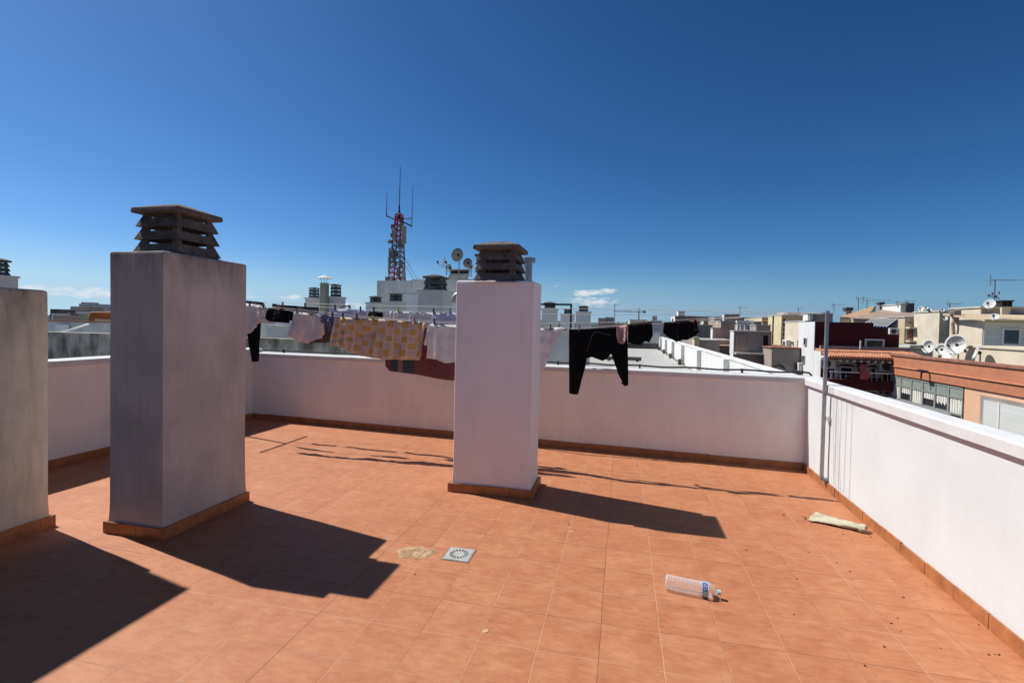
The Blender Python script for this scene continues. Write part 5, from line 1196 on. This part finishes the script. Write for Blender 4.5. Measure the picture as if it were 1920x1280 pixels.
p = at(1458, 690, Y=28.95); q = at(1466, 683, Y=28.95); part('cable', MB().tube([at(u, v, Y=28.94) for u, v in ((1451, 689), (1460, 684), (1466, 686), (1472, 691))], .04, 5), 'black_metal', G2.t)
G3 = Bld('grey_house', 'low grey-brown house directly behind the pier parapet with a tiled rim', 1322, 1376, 649, 33, 6, 'greybrown', roofm='pinkish')
G3b = Bld('roof_box', 'pale yellow chimney block beside the low grey-brown house', 1302, 1311, 634, 32, 1, 'yellow', cat='chimney block', zb=-4)
part('side_face', MB().box(G3b.x0+.2, G3b.x1+1.2, 32.05, 33.2, -4, G3b.zt-.1), 'greybrown', G3b.t)
G4 = Bld('mauve_building', 'mauve-grey wall with a narrow white strip, between the briefs and the grey house', 1337, 1368, 616, 38, uL=1334, m='pinkish', ms='white2', roofm='greybrown')
G5 = Bld('dark_building', 'dark brown lower wall under the mauve-grey wall', 1312, 1372, 638, 34.5, 3, 'brown')
G6 = Bld('grey_building', 'large plain grey gable behind the lone black briefs', 1300, 1336, 610, 45, 8, 'greybrown')
G7 = Bld('grey_building', 'broad pale grey building straight behind the lone black briefs', 1222, 1300, 607, 60, 8, 'lightgrey')
H1 = Bld('pale_building', 'cream building with a sunlit side wall, left of the white side wall', 1511, 1530, 603, 31, uL=1473, m='greybrown', ms='cream')
H1.wins(1497, 637, 1501, 652); H1.wins(1486, 640, 1488.5, 646)
a = at(1479, 645, X=H1.x0-.05); ac_unit('air conditioner low on the cream side wall', H1.x0-.05, a.y, a.z, 'x', .9)
H2 = Bld('roof_hut', 'white roof hut with a dark door on the cream building', 1516, 1530, 589, 32, uL=1511, m='greybrown', ms='white2', zb=0)
H2.win(1517, 590, 1523, 601, 'white2', 'lightgrey', 'door')
H3 = Bld('yellow_block', 'pale yellow apartment block with a column of dark balconies', 1466, 1510, 592, 62, uL=1452, m='tan', ms='yellow')
for i in range(5): H3.win(1467, 597+i*9, 1473, 603+i*9, 'cream', 'dark', 'balcony_opening')
H4 = Bld('yellow_block', 'narrow pale yellow block with a dark slot beside it', 1449, 1452.5, 593, 66, uL=1441, m='dkgrey', ms='yellow')
H5 = Bld('yellow_block', 'yellow block with a hipped roof storey further left', 1429, 1447, 596, 75, 10, 'yellow'); H5.win(1431, 606, 1438, 609, 'cream'); H5.win(1440, 606, 1445, 609, 'cream')
H5r = wedge('pitched_roof_house', 'little hipped tiled roof on the yellow block', [(1430, 602, 74), (1446, 602, 74), (1443, 597, 78), (1434, 597, 78)], 'yellow', 'terra_roof', zb=0)
H6 = Bld('brown_block', 'flat block with brown roof huts above the yellow apartment block', 1470, 1512, 590, 80, 10, 'brown', roofm='cream'); Bld('roof_hut', 'long pale roof hut with a thin aerial above the brown block', 1478, 1500, 586, 84, 6, 'pinkish', zb=0)
aerial('thin aerial on the long pale roof hut', 1497, 578, 590, 84, .8, 0, 3)
# far skyline, left to right
far = [('pale_building', 'tiny white house low in the left skyline gap beside the beige chimney', 96, 106, 588, 60, 'white2', None), ('tan_building', 'small sandy house just left of the orange roof wall', 150, 165, 590, 48, 'tan', None), ('pink_building', 'low brick-red house between the sandy and the salmon house', 128, 150, 588, 62, 'brickred', None),
       ('grey_building', 'wide grey-green block on the far skyline between the two left chimneys', 148, 176, 570, 190, 'lightgrey', None), ('dark_building', 'dark flat block left of the grey-green skyline block', 132, 150, 575, 170, 'brown', None),
       ('grey_building', 'stepped grey block at the right of the left skyline gap', 174, 186, 573, 200, 'greybrown', None), ('pink_building', 'pale pink low house in the left skyline gap', 118, 142, 582, 90, 'pinkish', 'white2'),
       ('pale_building', 'white low house beside the pale pink one', 142, 162, 584, 80, 'white2', None), ('dark_building', 'dark shed at the left of the skyline gap', 94, 112, 580, 85, 'dkgrey', None), ('pink_building', 'low salmon house in front of the dark shed', 100, 150, 592, 55, 'pinkish', None),
       ('pale_building', 'small cream house right behind the three grey chimneys', 1122, 1136, 597, 75, 'brown', 1117), ('dark_building', 'olive block with a dark roof box behind the black trousers', 1135, 1150, 596, 90, 'greybrown', None),
       ('brown_building', 'long low brown roofscape at the foot of the hills', 1150, 1182, 606, 160, 'brown', None), ('tan_building', 'sandy block with a white corner under the crane', 1181, 1214, 600, 120, 'tan', 1178), ('pink_building', 'reddish block right of the crane', 1205, 1222, 602, 130, 'brickred', None),
       ('grey_building', 'grey block with a green roof hut', 1220, 1241, 601, 140, 'lightgrey', 1215), ('brown_building', 'rusty low block left of the white tower house', 1241, 1256, 605, 150, 'brickred', None),
       ('brick_building', 'reddish apartment row with a white left corner, above the lone black briefs', 1266, 1304, 593, 110, 'brickred', 1258), ('brick_building', 'brown continuation of the reddish apartment row', 1304, 1352, 594, 112, 'brown', None),
       ('grey_building', 'greenish flat row right of the brown apartment row', 1340, 1357, 596, 105, 'greybrown', None), ('white_building', 'block with a white gable and dark flat roof on the right skyline', 1358, 1387, 589, 100, 'brown', 1355),
       ('grey_building', 'long grey-green block above the tiled houses', 1385, 1422, 596, 108, 'greybrown', None), ('brown_building', 'dark row of roofs with white chimneys below the skyline', 1352, 1428, 603, 70, 'brown', None), ('dark_building', 'dark grey flat wall behind the grey house', 1418, 1445, 610, 55, 'greybrown', None),
       ('grey_building', 'pale grey low building below the rusty block', 1196, 1262, 610, 95, 'lightgrey', None), ('cream_building', 'cream low building right of the black trousers', 1172, 1198, 608, 100, 'tan', None),
       ('pale_building', 'pale rooftop hut at the right skyline beside the brown roofs', 1543, 1562, 588, 90, 'lightgrey', None), ('brown_building', 'row of brown dormers just left of the grey pole', 1530, 1560, 590, 70, 'brown', None)]
FB = {}
for (nm, lb_, u0, u1, vt, Y, m, uL) in far:
    uu = None if isinstance(uL, str) or uL is None else uL
    FB[lb_] = Bld(nm, lb_, u0, u1, vt, Y, 10, m, uL=uu, ms='white2' if uu else None)
for lb_, rows in (('reddish apartment row with a white left corner, above the lone black briefs', [(1268+i*7, 596, 1272+i*7, 599.5) for i in range(5)]), ('brown continuation of the reddish apartment row', [(1308+i*8, 597, 1312+i*8, 600) for i in range(5)]),
                  ('wide grey-green block on the far skyline between the two left chimneys', [(151+i*6, 573, 154+i*6, 575.5) for i in range(4)]), ('sandy block with a white corner under the crane', [(1184+i*7, 603, 1188+i*7, 606) for i in range(4)]), ('olive block with a dark roof box behind the black trousers', [(1138, 600, 1141, 603), (1144, 600, 1147, 603)]),
                  ('long grey-green block above the tiled houses', [(1388+i*7, 599, 1392+i*7, 601.5) for i in range(5)]), ('block with a white gable and dark flat roof on the right skyline', [(1362, 592, 1367, 595), (1372, 592, 1378, 595)]), ('grey block with a green roof hut', [(1223, 604, 1227, 607), (1231, 604, 1235, 607)])):
    for w_ in rows: FB[lb_].win(*w_, 'cream', 'dark')
for a in [('roof_hut', 'white cube on the reddish apartment row', 1272, 1284, 584, 112, 3, 'greybrown', 1269), ('roof_hut', 'green-grey hut on the grey block right of the crane', 1223, 1232, 593, 142, 4, 'greybrown', None), ('roof_hut', 'dark roof box on the olive block', 1135, 1149, 595, 91, 3, 'dkgrey', None),
          ('roof_hut', 'stepped hut on the wide grey-green left skyline block', 152, 166, 567, 193, 5, 'greybrown', None)]:
    Bld(a[0], a[1], a[2], a[3], a[4], a[5], a[6], a[7], uL=a[8], ms='white2' if a[8] else None, zb=-1, cat='roof hut')
t = thing('orange_roof', at(185, 595, Y=30), 'rounded orange roof wall in the left gap beside the grimy chimney', 'wall')
b = MB(); r = ubox(b, 166, 225, 586, 30, 2.5, zb=.2); part('wall_panel', b, 'orangewall', t)
part('wall_cap', MB().tube([(r[0]-.02, 29.98, r[3]-.5), (r[0]+.1, 29.98, r[3]-.12), (r[0]+.35, 29.98, r[3]+.02), (r[1], 29.98, r[3]+.05)], .045, 8), 'peach', t)
b = MB(); ubox(b, 178, 212, 598, 29.6, .3, zb=.3); part('lower_wall', b, 'peach', t)
# far-away white chimneys on the dark row of roofs
for i, (u, v) in enumerate(((1385, 604), (1393, 604), (1401, 603), (1410, 604))):
    p = at(u, v, Y=58); t = thing('roof_chimney', (p.x, 58, -3), 'small white chimney in the row on the dark roofs', 'chimney', 'row of small white chimneys on the dark roofs')
    part('chimney_body', MB().box(p.x-.12, p.x+.12, 58, 58.4, p.z-.9, p.z-.1), 'white2', t); part('chimney_head', MB().box(p.x-.2, p.x+.2, 57.9, 58.5, p.z-.098, p.z+.2), 'white2', t)
p = at(1316, 605, Y=50); dish('tiny white dish just right of the lone black briefs', 1316, 605, 44, 4, (-.6, -.7, .2)); dish('tiny grey dish above the mauve-grey wall', 1343, 604, 40, 3, (-.6, -.7, .2))
for a in [('aerial on the white-gabled skyline block', 1388, 576, 590, 100, 1.6, .1, 4), ('aerial on the brown dormers left of the grey pole', 1564, 571, 585, 70, 1.4, 0, 5), ('left aerial over the ochre tiled roof', 1610, 559, 582, 50, 1.0, 0, 4),
          ('long-boomed aerial over the ochre tiled roof', 1626, 563, 578, 50, 2.2, 0, 7), ('short dark aerial on the brown tiled roof', 1684, 567, 577, 46, .9, 0, 3), ('pole aerial right of the white roof hut', 1701, 565, 574, 46, .7, 0, 3), ('hair-thin aerial behind the black trousers', 1153, 571, 612, 45, .5, 0, 2)]:
    aerial(*a)
q = at(1653, 570, Y=52); t = thing('chimney', (q.x, 52, 2), 'dark chimney at the ridge between the ochre and brown roofs', 'chimney'); part('chimney_body', MB().box(q.x-.16, q.x+.16, 52, 52.4, 0, q.z), 'greybrown', t); part('chimney_pot', MB().box(q.x-.24, q.x+.24, 51.9, 52.5, q.z+.002, q.z+.18), 'dkgrey', t)
q = at(1592, 582, Y=50); t = thing('chimney', (q.x, 50, 2), 'dark square chimney on the ochre roof right of the grey pole', 'chimney'); part('chimney_body', MB().box(q.x-.22, q.x+.22, 50, 50.5, -2, q.z), 'greybrown', t); part('chimney_pot', MB().box(q.x-.3, q.x+.3, 49.9, 50.6, q.z+.002, q.z+.28), 'dkgrey', t)
# crane
Yc_ = 420; t = thing('tower_crane', (at(1198, 600, Y=Yc_).x, Yc_, -17), 'thin tower crane on the horizon right of the central chimney', 'crane')
c_ = at(1198, 588, Y=Yc_); zj = at(1198, 584.5, Y=Yc_).z; xa, xb = at(1150, 584, Y=Yc_).x, at(1211, 585, Y=Yc_).x
mb_ = MB(); z = -17
part('crane_tower', MB().bar((c_.x, Yc_, -17), (c_.x, Yc_, zj), .9), 'mastgrey', t)
part('crane_jib', MB().bar((xa, Yc_, zj+.2), (xb, Yc_, zj), .55), 'mastgrey', t)
part('crane_apex', MB().bar((c_.x, Yc_, zj), (c_.x, Yc_, zj+2.8), .6).bar((c_.x, Yc_, zj+2.6), (xa*.6+c_.x*.4, Yc_, zj+.4), .18).bar((c_.x, Yc_, zj+2.6), (xb, Yc_, zj+.3), .18), 'mastgrey', t)
part('counterweight', MB().box(xb-2.2, xb, Yc_-.6, Yc_+.6, zj-.9, zj+.8), 'mastgrey', t)
# the mass of the distant town
town = MB(); rd = random.Random(11)
for i in range(900):
    y = rd.uniform(150, 1500); x = y*math.tan(R(rd.uniform(-62, 38))); w_ = rd.uniform(6, 16); h = rd.uniform(-9, -1)+y*.002+(rd.random() < .12)*rd.uniform(2, 6)
    town.box(x-w_, x+w_, y, y+rd.uniform(8, 20), -17, h, rd.randrange(4))
tag(part('distant_town', town, ['lightgrey', 'brown', 'pinkish', 'tan']), 'far-off spread of low roofs reaching to the hills', 'town', kind='stuff')
